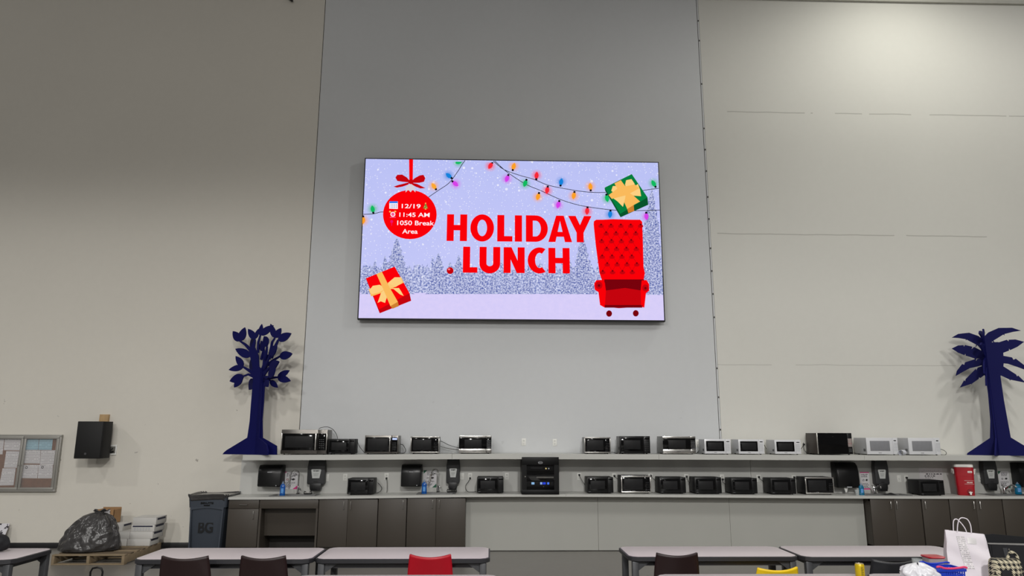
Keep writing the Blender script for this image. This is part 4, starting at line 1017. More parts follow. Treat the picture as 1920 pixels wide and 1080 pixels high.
NOT = [(((408, 183), (605, 183), (592, 360), (392, 360)), M_N2, 'pale blue notice, left of two at the top right of the notice board'), (((614, 183), (825, 183), (806, 362), (598, 360)), M_N2, 'pale blue notice, right of two at the top right of the notice board'),
       (((392, 366), (634, 368), (622, 575), (370, 570)), M_N1, 'white notice with dense print, left under the blue notices'), (((640, 368), (872, 368), (855, 590), (622, 588)), M_N1, 'white notice with dense print, right under the blue notices'),
       (((352, 592), (596, 594), (582, 804), (328, 800)), M_N1, 'white notice with a round seal, left above the bare cork'), (((600, 594), (826, 588), (812, 804), (590, 804)), M_N1, 'white notice with a round seal, right above the bare cork'),
       (((75, 190), (325, 190), (308, 370), (57, 366)), M_N1, 'white notice at the top of the left notice board door'), (((98, 380), (302, 382), (262, 640), (60, 640)), M_N1, 'tall white notice in the middle of the left notice board door'), (((40, 650), (246, 648), (212, 912), (-10, 915)), M_N1, 'white notice hanging lowest in the left notice board door'), (((-60, 190), (66, 190), (38, 430), (-60, 430)), M_N1, 'white notice cut off by the left edge of the picture')]
for k, (q, mt, lab) in enumerate(NOT):
    pts = [q2(*p) for p in q]; xs = sum(p[0] for p in pts)/4; zs = min(p[1] for p in pts)
    b = B().prism([(p[0]-xs, p[1]-zs) for p in pts], -.0008, .0008)
    o = b.obj('notice', mt, None, 35, (xs, -.0152-.0012*(k % 3), zs)); tag(o, lab, 'notice', 'notices on the notice board')
    if k in (4, 5):
        h = max(p[1] for p in pts)-zs; x_ = min(p[0] for p in pts)-xs
        ri = arc(x_+.07, h*.8, .022, 0, 360, 18); r2 = arc(x_+.07, h*.8, .012, 0, 360, 18); sb = B()
        for i in range(18): sb.flat([ri[i], ri[i+1], r2[i+1], r2[i]], -.0016)
        sb.obj('round_seal', M_INK, o)

# ------------------------------------------------------------------ wall loudspeaker with its box and wood block
Ys = -.40
a, b2 = P(145.5, 789.5, Ys), P(186.5, 860, Ys); w = b2.x-a.x; H = a.z-P(186, 859.5, Ys).z
t = thing('loudspeaker', 'black wall loudspeaker right of the notice board', 'loudspeaker', ((a.x+b2.x)/2, Ys, b2.z))
M_SPK = pm('speaker_cabinet', (16, 16, 18), 0.6, var=0.1, bump=0.2, spec=.3)
M_GRILL = pm('speaker_grille', (13, 13, 14), 0.65, var=0.4, scale=160)
ch = .07
B().prism([(-w/2, 0.012), (w/2, 0.012), (w/2+.012, .08), (w/2, .30), (-w/2+.05, .30), (-w/2-.0, .1)], 0, H, axis='z', bev=.006).obj('cabinet', M_SPK, t)
B().box(-w/2+.006, w/2-.006, 0, .02, .008, H-.008, .01).obj('grille', M_GRILL, t)
B().lathe([(0, 0), (.018, 0), (.018, .003), (0, .003)], (-w*.06, 0.0, H*.13), 16, M=Matrix.Rotation(R(90), 4, 'X')).obj('badge', pm('badge_grey', (70, 70, 72), .5), t)
B().box(-.03, .03, .29, .395, H*.45, H*.6, .004).box(-.06, .06, .385, .3985, H*.38, H*.68, .003).obj('wall_bracket', M_SPK, t)
a, b2 = P(187.5, 777, -.05), P(201, 800, -.05)
tag(B().box(a.x, b2.x, -.06, -.0005, b2.z-.02, a.z, .003).obj('wood_block', pm('pine_block', (176, 146, 104), .7, var=.3, scale=10)), 'small pine wood block on the wall above the loudspeaker', 'wood block')
a, b2 = P(197, 834, -.005), P(218, 853.3, -.005)
t = thing('cable_box', 'open white cable box on the wall right of the loudspeaker', 'cable box', ((a.x+b2.x)/2, -.0005, (a.z+b2.z)/2))
w, H = b2.x-a.x, a.z-b2.z
b = B(); b.box(-w/2, w/2, -.014, 0, -H/2, -H*.33, .002).box(-w/2, w/2, -.014, 0, H*.33, H/2, .002).box(-w/2, -w*.3, -.014, 0, -H*.33, H*.33, .002).box(w*.38, w/2, -.014, 0, -H*.33, H*.33, .002)
weld(b).obj('frame', M_PLATE, t)
B().box(-w*.31, w*.4, -.004, -.001, -H*.34, H*.34).obj('recess', pm('box_recess', (120, 118, 112), .8), t)
b = B().tube(smooth([(-w*.6, -.2, -.02), (-w*.2, -.06, -.05), (w*.1, -.03, 0), (w*.2, -.02, .03)], 5), .008, 6).tube(smooth([(-.075, -.14, .27), (-.05, -.12, .23), (-.04, -.10, .14), (-.055, -.08, .05), (-.02, -.05, -.01), (w*.2, -.02, -.03)], 5), .007, 6).tube([(w*.05, -.03, -.04), (w*.3, -.03, -.02)], .012, 6)
b.obj('cables', M_CORD, t)

# ------------------------------------------------------------------ left: leaning board, pallet and its load
a = P(19, 982, -.06)
t = thing('splatter_board', 'white board with black splatter leaning on the wall at the left edge', 'board', (a.x-.55, -.24, 0.002))
H = a.z; th = math.atan2(.18, H)
M = Matrix.Rotation(-th, 4, 'X')
spl = bpy.data.materials.new('ink_splatter'); spl.use_nodes = True; nt = spl.node_tree; tc = nt.nodes.new('ShaderNodeTexCoord')
nv = noise(nt, tc.outputs['Object'], 9.0, 4, .65)
nt.links.new(mixc(nt, mathn(nt, 'GREATER_THAN', nv, .53), S(205, 203, 208), S(34, 28, 38)), nt.nodes['Principled BSDF'].inputs['Base Color'])
B().box(-.55, .55, -.012, .0, 0, H/math.cos(th), .002, M=M).obj('board', spl, t)

M_PAL = pm('pallet_wood', (132, 116, 92), .85, var=.3, scale=9, bump=.3)
M_PALD = pm('pallet_wood_dark', (100, 86, 68), .85, var=.3, scale=9, bump=.3)
py0 = -1.5
xl, xr = PZ(97, 1052, .0).x, PZ(233, 1056, .0).x
pc = PZ(233, 1056, 0.0); PW = 1.02; PD = 1.15
xr = P(233, 1048, py0).x; xl = xr-PW
t = thing('pallet', 'wooden pallet on the floor carrying the full bin bag and white boxes', 'pallet', ((xl+xr)/2, py0, 0))
for x_ in (-PW/2, -.02, PW/2-.04):
    B().box(x_, x_+.04, 0.0, PD, .018, .122, .003).obj('stringer', M_PAL, t)
for k in range(7):
    y_ = k*(PD-.09)/6
    B().box(-PW/2, PW/2, y_, y_+.09, .1225, .14, .003).obj('deck_board', M_PAL if k % 2 == 0 else M_PALD, t)
for y_ in (0, PD/2-.045, PD-.09):
    B().box(-PW/2, PW/2, y_, y_+.09, .0005, .0175, .003).obj('bottom_board', M_PAL, t)
ZP = .1405
# bin bag
m, nt, bs, oc = base('grey_black_polythene')
mp = nt.nodes.new('ShaderNodeMapping'); mp.inputs['Scale'].default_value = (1.0, 1.0, .32); nt.links.new(oc, mp.inputs['Vector'])
w1 = noise(nt, mp.outputs[0], 4.2, 2, .45); w2 = noise(nt, oc, 4.0, 3, .5)
hh_ = mathn(nt, 'ADD', mathn(nt, 'ABSOLUTE', mathn(nt, 'SUBTRACT', w1, .5)), mathn(nt, 'MULTIPLY', w2, .5))
bp = nt.nodes.new('ShaderNodeBump'); bp.inputs['Strength'].default_value = 1.0; bp.inputs['Distance'].default_value = .11
nt.links.new(hh_, bp.inputs['Height']); nt.links.new(bp.outputs[0], bs.inputs['Normal'])
nt.links.new(mixc(nt, w2, S(46, 45, 45), S(72, 70, 70)), bs.inputs['Base Color']); bs.inputs['Roughness'].default_value = .27
M_BAG = m
bx0, bx1 = P(103, 1030, -1.2).x, P(216, 1030, -1.2).x; bh = P(175, 957, -1.15).z-ZP; bcx = (bx0+bx1)/2; bw = (bx1-bx0)/2
tieX = P(183, 965, -1.15).x-bcx
t = thing('bin_bag', 'full tied grey-black bin bag sitting on the pallet', 'bin bag', (bcx, -1.1, ZP))
rb = random.Random(3)
ph = [rb.uniform(0, 6.28) for _ in range(8)]
PR = [(0, 0), (.82, 0.0), (.97, .03), (1.0, .09), (.97, .2), (.91, .34), (.83, .48), (.73, .62), (.60, .75), (.44, .86), (.26, .92), (.13, .945), (.085, .955)]
def bagfn(u, v):
    f = v*(len(PR)-1); i = min(int(f), len(PR)-2); k = f-i
    r = PR[i][0]*(1-k)+PR[i+1][0]*k; z = PR[i][1]*(1-k)+PR[i+1][1]*k
    a_ = u*2*math.pi
    wr = 1 + .012*math.sin(31*z-9*a_) + .035*math.sin(3*a_+ph[0]+z*3) + .03*math.sin(7*a_+ph[1]-z*4)*(.4+z) + .055*math.sin(13*a_+ph[2]+2*z)*z**1.1 + .05*math.sin(19*a_+ph[3])*z**3 + .012*math.sin(23*z+4*a_)
    if z < .02: wr = 1 + .03*math.sin(3*a_+ph[0])
    r *= wr
    sh = tieX*z**1.4
    skew = -.06*(1-z)*math.cos(a_)*0
    return Vector((r*bw*math.cos(a_)+sh+skew, r*min(bw*.72, .36)*math.sin(a_), z*bh))
b = B().grid(bagfn, 96, 60, wrap=True); weld(b)
b.obj('bag_body', M_BAG, t, sharp=80)
def neck(u, v):
    a_ = u*2*math.pi; z = v; r = .05+.05*z**1.2+.015*math.sin(9*a_)*z
    return Vector((tieX+r*1.1*math.cos(a_)+.03*z, r*.7*math.sin(a_), bh*(.945+.055*z)+.015*z*math.sin(5*a_)))
o = B().grid(neck, 40, 8, wrap=True).obj('tied_neck', M_BAG, t, sharp=80)
B().tube([(tieX+.055*math.cos(a_*math.pi/8), .045*math.sin(a_*math.pi/8), bh*.95) for a_ in range(16)], .014, 6, closed=True).obj('tie', M_BAG, t)
# cardboard
M_CARD = pm('brown_cardboard', (156, 120, 82), .85, var=.12, scale=5)
M_WCARD = pm('white_cardboard', (196, 194, 190), .75, var=.05, scale=4)
M_NAVY = pm('navy_print', (40, 42, 62), .7)
M_TAPE = pm('box_tape', (186, 184, 178), .35)
def carton(xa, xb, zb, zt, y0, dp, label, lid=False, band=None, name='white_carton', flap=False):
    w_ = xb-xa; h_ = zt-zb
    t_ = thing(name, label, 'box', ((xa+xb)/2, y0, zb), 0, 'white cartons on the pallet')
    B().box(-w_/2, w_/2, 0, dp, 0, h_, .003).obj('carton_body', M_WCARD, t_)
    if lid:
        for s in (-1, 1):
            B().box(-w_/2, w_/2, (0 if s < 0 else dp/2+.004), (dp/2-.004 if s < 0 else dp), h_+.001, h_+.004, M=Matrix.Translation((0, 0, 0))).obj('flap', M_WCARD, t_)
        B().box(-w_*.1, w_*.1, dp*.3, dp*.7, h_+.0042, h_+.006).obj('tape', M_TAPE, t_)
    B().box(w_/2-.0005, w_/2+.0008, dp*.12, dp*.88, h_*.62, h_*.9).obj('side_print', M_NAVY, t_)
    if band == 'front':
        B().box(-w_*.44, w_*.42, -.0015, .0, h_*.68, h_*.88).obj('front_band', M_NAVY, t_)
        b_ = B(); rr_ = random.Random(5)
        for k in range(6):
            for j in range(4): b_.box(-w_*.38+k*w_*.125, -w_*.38+k*w_*.125+w_*rr_.uniform(.05, .09), -.0012, 0, h_*(.18+.11*j), h_*(.23+.11*j))
        b_.obj('front_print', M_KEYW, t_)
    return t_
yb = -.72
def zx(px): return P(px, 1000, yb).x
CY = .1405
def zz_(py): return P(262, py, yb).z
h1 = zz_(1012.6)-zz_(1025.8)
zs = [ZP+.0006]
for k in range(5): zs.append(zs[-1]+h1+.0006)
sA, sB = (240.7, 282), (244, 286)
carton(zx(240.5), zx(282.5), zs[0], zs[1]-.0006, yb, .31, 'white carton at the bottom of the right-hand stack on the pallet')
carton(zx(243.5), zx(286.5), zs[1], zs[2]-.0006, yb, .36, 'white carton second from the bottom of the right-hand stack on the pallet')
carton(zx(245), zx(288.5), zs[2], zs[3]-.0006, yb, .36, 'white carton with a navy printed front, third up in the right-hand stack', False, 'front')
carton(zx(247), zx(290.5), zs[3], zs[4]-.0006, yb, .36, 'white carton with folded flaps on top of the right-hand stack', True)
carton(zx(196), zx(239.3), zs[0], zs[1]-.0006, yb, .36, 'white carton at the bottom behind the bin bag')
carton(zx(200), zx(243), zs[1], zs[2]-.0006, yb, .36, 'white carton second from the bottom behind the bin bag', True)
xx = carton(zx(185), zx(225), zs[2]+.005, zs[3]+.004, yb+.06, .3, 'white carton with a navy band, highest of those behind the bin bag')
xa, xb = P(179, 970, -.6).x, P(214, 970, -.6).x; zt = P(200, 953, -.6).z; zb = zs[3]+.0048
t = thing('brown_carton', 'open brown cardboard carton with a white label behind the bin bag', 'box', ((xa+xb)/2, -.62, zb)); w = xb-xa; h = zt-zb
b = B(); b.box(-w/2, w/2, 0, .006, 0, h*.95).box(-w/2, w/2, .22, .226, 0, h).box(-w/2, -w/2+.006, 0, .226, 0, h*.9).box(w/2-.006, w/2, 0, .226, 0, h*.9).box(-w/2, w/2, 0, .226, 0, .006)
weld(b).obj('carton_body', M_CARD, t)
B().box(-.02, w*.28, -.0015, .0, h*.5, h*.9).obj('shipping_label', M_PAPER0, t)
b = B()
for k in range(9): b.box(-.005+k*.011, -.005+k*.011+.005, -.0025, -.001, h*.7, h*.84)
b.obj('bar_code', M_INK, t)
# dark liners stuffed under the pallet, and the loop of a floor dolly in front of it
lp = P(182, 1064, -3.4)
t = thing('loop_handle_dolly', 'black loop handle standing on the floor in front of the pallet', 'dolly', (lp.x, -3.4, 0))
hz = lp.z
B().tube([(-.062, 0, .03), (-.066, 0, hz*.5), (-.07, 0, hz-.05), (-.05, 0, hz-.01), (0, 0, hz), (.05, 0, hz-.01), (.07, 0, hz-.05), (.066, 0, hz*.5), (.062, 0, .03)], .011, 8).obj('loop_handle', M_BLK, t)
B().box(-.16, .16, -.12, .12, .01, .05, .01).obj('platform', M_BLK, t)
for sx_ in (-1, 1):
    for sy_ in (-1, 1): B().lathe([(0, -.012), (.02, -.012), (.02, .012), (0, .012)], (sx_*.13, sy_*.09, .0205), 12, M=Matrix.Rotation(R(90), 4, 'Y')).obj('wheel', M_FOOT, t)

# ------------------------------------------------------------------ grey rubbish bin beside the cabinets
Yg = -.62
xa, xb = P(354, 950, Yg).x, P(427, 950, Yg).x
zt = P(390, 931, Yg).z
t = thing('rubbish_bin', 'square grey rubbish bin with a black liner beside the cabinets', 'bin', ((xa+xb)/2-.022, Yg+.30, 0))
M_BIN = pm('slate_grey_plastic', (62, 68, 77), .5, var=.06, scale=4, spec=.3)
hw = (xb-xa)/2
loft(B(), [(0, hw*.76, .23, .05), (.01, hw*.78, .235, .05), (zt*.80, hw*.90, .275, .05), (zt*.805, hw*.96, .29, .05), (zt*.98, hw*1.0, .30, .05), (zt, hw*1.0, .30, .05)]).obj('bin_body', M_BIN, t)
rb_ = B()
# raised frame around the sunk front face
for s in (-1, 1): rb_.prism([(s*hw*.72, .03), (s*hw*.78, .03), (s*hw*.86, zt*.79), (s*hw*.78, zt*.79)], -.288, -.24)
rb_.prism([(-hw*.86, zt*.76)]+[(hw*.86*(k/6-1)*1.0 if False else -hw*.86+hw*1.72*k/12, zt*(.76+.035*math.sin(math.pi*k/12))) for k in range(1, 12)]+[(hw*.86, zt*.76), (hw*.86, zt*.81), (-hw*.86, zt*.81)], -.291, -.26)
weld(rb_).obj('front_frame', M_BIN, t)
for s in (-1,):
    B().prism([(s*hw*.95, zt*.94), (s*hw*1.02, zt*.93), (s*hw*1.13, zt*.86), (s*hw*1.12, zt*.83), (s*hw*.98, zt*.79), (s*hw*.93, zt*.79)], -.12, .12, bev=.006).obj('grip', M_BIN, t)
text_obj('lettering', 'BRUTE', M_BLK, t, -hw*.33, hw*.33, zt*.868, zt*.902, -.3006, .05)
B().prism([(-hw*.16, zt*.835), (hw*.14, zt*.835), (hw*.15, zt*.858), (hw*.1, zt*.853), (-hw*.12, zt*.853), (-hw*.17, zt*.858)], -.3008, -.298).obj('handle_slot', M_BLK, t)
M_STEN = pm('stencil_paint', (12, 14, 18), .8)
tilt = Matrix.Translation((0, -.262, zt*.46)) @ Matrix.Rotation(R(-2.6), 4, 'X')
st = text_obj('stencil_letters', 'BG', M_STEN, t, -hw*.40, hw*.36, -.085, .085, -.0028, .03, M=tilt)
M_LIN = pm('liner_polythene', (62, 61, 61), .28, var=.25, scale=6, bump=.8, bscale=14, coat=.3)
def linerf(u, v):
    rr_ = rrect(hw*1.02, .315, .06, 9); N = len(rr_); f = u*N; i = int(f) % N; k = f-int(f)
    x = rr_[i][0]*(1-k)+rr_[(i+1) % N][0]*k; y = rr_[i][1]*(1-k)+rr_[(i+1) % N][1]*k
    s = .93 if v == 0 else .96+.07*math.sin(math.pi*min(1, v*1.15))+.01*math.sin(37*u*6.28)*v
    z = zt+(-.03 if v == 0 else .045*math.sin(math.pi*v) + .012-.072*v) + .008*math.sin(u*6.28*11)+.006*math.sin(u*6.28*23+1)
    if u > .93 or u < .03: s += .0
    return Vector((x*s, y*s, z))
b = B().grid(linerf, 120, 8, wrap=True)
o = b.obj('liner', M_LIN, t, sharp=80); md = o.modifiers.new('thickness', 'SOLIDIFY'); md.thickness = .002
B().prism(rrect(hw*.97, .29, .05), zt-.02, zt+.012, axis='z').obj('liner_top', M_LIN, t)

# ------------------------------------------------------------------ tables
M_TTOP = pm('grey_mauve_laminate', (196, 187, 190), .42, var=.03, scale=3)
M_EDGE = pm('charcoal_edge_band', (44, 44, 48), .5, var=.08)
M_TLEG = pm('grey_steel_leg', (76, 77, 80), .42, .3, var=.06)
TZ = .73
def table(x0_, x1_, yb_, yf, label, lz=TZ):
    cx_, cy_ = (x0_+x1_)/2, (yb_+yf)/2; hx, hy = (x1_-x0_)/2, (yb_-yf)/2
    t_ = thing('table', label, 'table', (cx_, cy_, 0), 0, 'canteen tables')
    def oct_(a_, b_, c_): return [(a_-c_, b_), (-a_+c_, b_), (-a_+c_*.35, b_-c_*.35), (-a_, b_-c_), (-a_, -b_+c_), (-a_+c_*.35, -b_+c_*.35), (-a_+c_, -b_), (a_-c_, -b_), (a_-c_*.35, -b_+c_*.35), (a_, -b_+c_), (a_, b_-c_), (a_-c_*.35, b_-c_*.35)]
    B().prism(oct_(hx-.014, hy-.014, .075), lz-.02, lz, axis='z', bev=.002).obj('tabletop', M_TTOP, t_)
    rim_o, rim_i = oct_(hx, hy, .085), oct_(hx-.0142, hy-.0142, .075)
    tb_ = bmesh.new()
    rows = []
    for pl, z_ in ((rim_i, lz-.001), (rim_o, lz-.006), (rim_o, lz-.038), (rim_i, lz-.045)):
        rows.append([tb_.verts.new((p[0], p[1], z_)) for p in pl])
    for A_, C_ in zip(rows, rows[1:]+rows[:1]):
        for k in range(12): tb_.faces.new((A_[k], A_[(k+1) % 12], C_[(k+1) % 12], C_[k]))
    bb_ = B(); bb_._merge(tb_, 0); bb_.obj('edge_band', M_EDGE, t_, sharp=30)
    fr_ = B(); ix, iy = hx-.10, hy-.085
    fr_.box(-ix, ix, -iy-.012, -iy+.012, lz-.09, lz-.0205).box(-ix, ix, iy-.012, iy+.012, lz-.09, lz-.0205).box(-ix-.012, -ix+.012, -iy+.012, iy-.012, lz-.09, lz-.0205).box(ix-.012, ix+.012, -iy+.012, iy-.012, lz-.09, lz-.0205)
    weld(fr_).obj('apron', M_EDGE, t_)
    for sx_ in (-1, 1):
        for sy_ in (-1, 1):
            lx, ly = sx_*(hx-.065), sy_*(hy-.06)
            l_ = B().box(lx-.03, lx+.03, ly-.03, ly+.03, .012, lz-.0455, .006).obj('leg', M_TLEG, t_)
            B().prism([(lx-sx_*.03, lz-.0455), (lx-sx_*.15, lz-.0455), (lx-sx_*.03, lz-.13)], ly-.01, ly+.01).obj('gusset', M_TLEG, l_)
            B().lathe([(0, 0.0003), (.02, .0003), (.022, .0125), (0, .0125)], (lx, ly, 0), 12).obj('glide', M_FOOT, l_)
    return t_
tabs = [table(-5.93, -4.30, -4.76, -5.43, 'mauve-grey table at the left edge, in front of the leaning board'),
        table(-3.25, -1.625, -4.76, -5.43, 'mauve-grey table on the left of the back row with two dark chairs'),
        table(-1.61, .0, -4.73, -5.42, 'mauve-grey table in the back row with the red chair'),
        table(1.30, 2.925, -4.71, -5.34, 'mauve-grey table in the back row right of the aisle'),
        table(2.94, 4.62, -4.69, -5.36, 'mauve-grey table in the back row behind the paper bag'),
        table(-1.56, .075, -6.14, -6.82, 'mauve-grey table in the nearer row left of the aisle, only its far edge seen'),
        table(1.35, 3.075, -6.14, -6.82, 'mauve-grey table in the nearer row right of the aisle, only its far edge seen'),
        table(3.09, 4.70, -6.14, -6.82, 'mauve-grey table in the nearer row under the paper bag and basket')]
# ------------------------------------------------------------------ shell chairs
def chair(px0, px1, pytop, Y, mat, label, rz=0.0, ztop=None):
    """a one-piece plastic shell on four steel legs, seen from behind; the back faces the camera"""
    a_, b_ = P(px0, pytop, Y), P(px1, pytop, Y); w_ = (b_.x-a_.x)/max(.5, math.cos(rz)); zt_ = ztop or a_.z
    t_ = thing('chair', label, 'chair', ((a_.x+b_.x)/2, Y, 0), rz, 'plastic shell chairs')
    hw_ = w_/2; sz = .44
    def shell(u, v):
        x_ = (u-.5)*2
        if v < .45:                                  # back, from the top edge down
            k = v/.45
            wid = hw_*(.90+.10*math.sin(math.pi*min(1, k*.62+.0))**1.0) if k < .8 else hw_*(.985)
            dip = .024*(1-x_*x_)*(1-k)**2
            z = zt_-(zt_-sz-.05)*k-dip
            y = -.02*(1-k)+.045*k + .045*(1-abs(x_)**2.0)*-1*(.9-.4*k)+.045
            return Vector((x_*wid, y, z))
        k = (v-.45)/.55                              # curve under and seat, running away from the camera
        ang = min(1, k/.25)
        y = .07+.05*math.sin(ang*math.pi/2)+max(0, k-.25)/.75*.34
        z = sz+.05-.055*math.sin(ang*math.pi/2)+.012*x_*x_-.015*max(0, k-.85)/.15
        return Vector((x_*hw_*(.985-.06*k), y, z))
    b_o = B().grid(shell, 18, 30)
    s_ = b_o.obj('shell', mat, t_, sharp=60)
    md_ = s_.modifiers.new('thickness', 'SOLIDIFY'); md_.thickness = .018; md_.offset = 0
    for sx_ in (-1, 1):
        for fy, yy in ((.02, .12), (.46, .38)):
            B().tube([(sx_*hw_*.6, yy, sz-.022), (sx_*hw_*.95, fy, .012)], .011, 8).obj('leg', M_TLEG, t_)
            B().lathe([(0, .0003), (.014, .0003), (.014, .014), (0, .014)], (sx_*hw_*.95, fy, 0), 10).obj('glide', M_FOOT, t_)
    B().tube([(-hw_*.6, .12, sz-.026), (hw_*.6, .12, sz-.026)], .009, 8).tube([(-hw_*.6, .38, sz-.028), (hw_*.6, .38, sz-.028)], .009, 8).obj('seat_frame', M_TLEG, t_)
    return t_
M_CHB = pm('dark_brown_plastic', (36, 18, 19), .45, var=.08)
M_CHR = pm('red_plastic', (182, 8, 32), .42, var=.05)
M_CHY = pm('yellow_plastic', (248, 208, 20), .45, var=.05)
M_CHG = pm('charcoal_chair_plastic', (32, 33, 38), .45, var=.08)
chair(297, 394, 1043, -5.62, M_CHB, 'dark brown plastic chair at the left end of the back row')
chair(447, 539, 1042.5, -5.62, M_CHB, 'dark brown plastic chair second from the left in the back row')
chair(764, 849, 1040, -5.62, M_CHR, 'red plastic chair tucked under the back-row table')
chair(1227.5, 1312.5, 1037, -5.55, M_CHB, 'dark brown plastic chair right of the aisle')
chair(1417, 1503, 1064.5, -5.78, M_CHY, 'yellow plastic chair behind the nearer row of tables', R(6))
chair(1634, 1722, 1049.5, -5.70, M_CHG, 'charcoal plastic chair behind the white plastic bag', R(-4))

# ------------------------------------------------------------------ things on the nearer tables at the right
ZT = TZ+.0006
# drink can
p = P(1611, 1056, -6.32)
t = thing('drink_can', 'yellow drink can standing on the nearer table', 'can', (p.x, -6.32, ZT)); Hc = p.z-ZT; rc = .036
M_CAN = pm('yellow_can', (212, 182, 14), .32, .25, var=.05)
B().lathe([(0, .006), (rc*.7, .002), (rc*.78, 0), (rc, .012), (rc, Hc-.014), (rc*.86, Hc-.003), (0, Hc-.003)], n=32).obj('can_body', M_CAN, t)
B().lathe([(rc*.86, Hc-.004), (rc*.87, Hc), (rc*.8, Hc), (rc*.78, Hc-.004), (0, Hc-.004)], n=32).obj('lid', M_SSB, t)
def canp(a0, a1, z0_, z1_): return lambda u, v: Vector(((rc+.0006)*math.sin(R(a0+(a1-a0)*u)), -(rc+.0006)*math.cos(R(a0+(a1-a0)*u)), z0_+(z1_-z0_)*v))
b = B(); rr_ = random.Random(9)
for k in range(9):
    z_ = Hc*.2+k*Hc*.068; b.grid(canp(-14, 14+rr_.uniform(-6, 14), z_, z_+Hc*.03), 4, 1)
b.obj('fine_print', pm('olive_ink', (92, 84, 14), .5), t)
# paper carrier bag
Yp = -6.31
A, C = P(1769, 995, Yp), P(1838, 999.5, Yp); wt = C.x-A.x; zt = A.z
bL, bR = P(1774, 1082, Yp-.02).x, P(1859, 1082, Yp-.02).x
hb = zt-ZT; cxp = (bL+bR)/2
t = thing('paper_bag', 'white paper carrier bag with twisted handles and a pasted receipt', 'paper bag', (cxp+.02, Yp, ZT), R(-22))
M_PBAG = pm('white_kraft_paper', (226, 220, 226), .8, var=.04, scale=5, bump=.35, bscale=9)
tl, tr, bl, br = [v_*.90 for v_ in (A.x-cxp, C.x-cxp, bL-cxp, bR-cxp)]
def bagside(front):
    def fn(u, v):
        x = (bl+(tl-bl)*v)*(1-u)+(br+(tr-br)*v)*u
        d = .085*(1-v)**.7+.012*math.sin(u*9+v*4)*v*(1-v)*2
        y = (-d-.012 if front else d+.012)
        crease = .006*math.sin(v*14+u*5)*math.sin(math.pi*v)
        return Vector((x+.006*math.sin(v*9)*v*(1-v), y+crease, v*(hb-.0)-.02*u*v))
    return fn
b = B().grid(bagside(True), 16, 20).grid(bagside(False), 16, 20)
def gus(ux):
    fa, fb = bagside(True), bagside(False)
    def fn(u, v):
        p0, p1 = fa(ux, v), fb(ux, v); q = p0*(1-u)+p1*u; inw = .03*v*math.sin(math.pi*u)
        return Vector((q.x+(inw if ux == 0 else -inw), q.y, q.z))
    return fn
b.grid(gus(0), 8, 20).grid(gus(1), 8, 20).box(bl+.002, br-.002, -.09, .09, 0, .003)
o = weld(b).obj('bag_body', M_PBAG, t, sharp=50)
def phandle(pts, y, name='handle'):
    return B().tube(smooth([Vector((P(px_, py_, Yp+y).x-cxp, y, P(px_, py_, Yp+y).z-ZT)) for px_, py_ in pts], 6), .0042, 8).obj(name, M_PBAG, t)
phandle([(1785, 998), (1784.5, 985), (1785.5, 976), (1790, 974), (1797, 981), (1803, 990), (1806, 998)], .012)
phandle([(1794, 999), (1794.5, 984), (1797, 974), (1802, 971), (1810, 974), (1815, 985), (1816.5, 999)], -.016)
rcm = print_mat('receipt_print', (232, 228, 230), (90, 86, 92), 70, .45, 22)
fs = bagside(True)
def rec(u, v):
    p_ = fs(.26+.2*u+.12*(1-v), .22+.68*v); return Vector((p_.x, p_.y-.003, p_.z))
B().grid(rec, 6, 14).obj('receipt', rcm, t)
def rec2(u, v):
    p_ = fs(.52+.22*u, .76+.13*v); return Vector((p_.x, p_.y-.0025, p_.z))
B().grid(rec2, 4, 4).obj('tape_patch', pm('clear_tape', (205, 203, 203), .3), t)
# blue basket
A, C = P(1754, 1067, -6.64), P(1813, 1069, -6.64); wb = C.x-A.x; zt = A.z; hb = zt-ZT; cxb = (A.x+C.x)/2
t = thing('blue_basket', 'small blue plastic basket with pink handles in front of the paper bag', 'basket', (cxb, -6.55, ZT), R(2))
M_BSK = pm('royal_blue_plastic', (24, 58, 186), .4, var=.05)
M_PNKH = pm('pink_plastic', (232, 60, 112), .4, var=.05)
M_PL = Matrix.Identity(4)
hx, hy = wb/2, .10
rim = B()
ro, ri = rrect(hx, hy, .02), rrect(hx-.012, hy-.012, .012)
tb_ = bmesh.new(); rows = [[tb_.verts.new((p_[0], p_[1], z_)) for p_ in pl] for pl, z_ in ((ro, hb), (ro, hb-.018), (ri, hb-.018), (ri, hb))]
for A_, C_ in zip(rows, rows[1:]+rows[:1]):
    for k in range(len(ro)): tb_.faces.new((A_[k], A_[(k+1) % len(ro)], C_[(k+1) % len(ro)], C_[k]))
rim._merge(tb_, 0); rim.obj('rim', M_BSK, t)
gb_ = B(); ix, iy = hx-.018, hy-.018
for k in range(13):
    x_ = -ix+2*ix*k/12
    for y_ in (-iy, iy): gb_.box(x_-.005, x_+.005, y_-.002, y_+.002, .002, hb-.015)
for k in range(1, 6):
    y_ = -iy+2*iy*k/6
    for x_ in (-ix, ix): gb_.box(x_-.002, x_+.002, y_-.005, y_+.005, .002, hb-.015)
for j in range(5):
    z_ = .012+j*(hb-.05)/4.5
    for y_ in (-iy, iy): gb_.box(-ix, ix, y_-.0021, y_+.0021, z_-.004, z_+.004)
    for x_ in (-ix, ix): gb_.box(x_-.0021, x_+.0021, -iy, iy, z_-.004, z_+.004)
gb_.box(-ix, ix, -iy, iy, 0.0, .005).box(-ix-.002, -ix*.42, -iy-.003, -iy+.003, hb*.2, hb-.016)
gb_.obj('mesh_sides', M_BSK, t)
for y_ in (-hy-.002, hy+.002):
    B().tube(smooth([(-hx*1.02, y_, hb+.018), (-hx*.8, y_, hb+.02), (-hx*.5, y_, hb+.008), (0, y_, hb+.006), (hx*.5, y_, hb+.012), (hx*.75, y_, hb+.016), (hx*.95, y_, hb+.01)], 4), .0075, 8).obj('handle', M_PNKH if y_ < 0 else M_BSK, t)
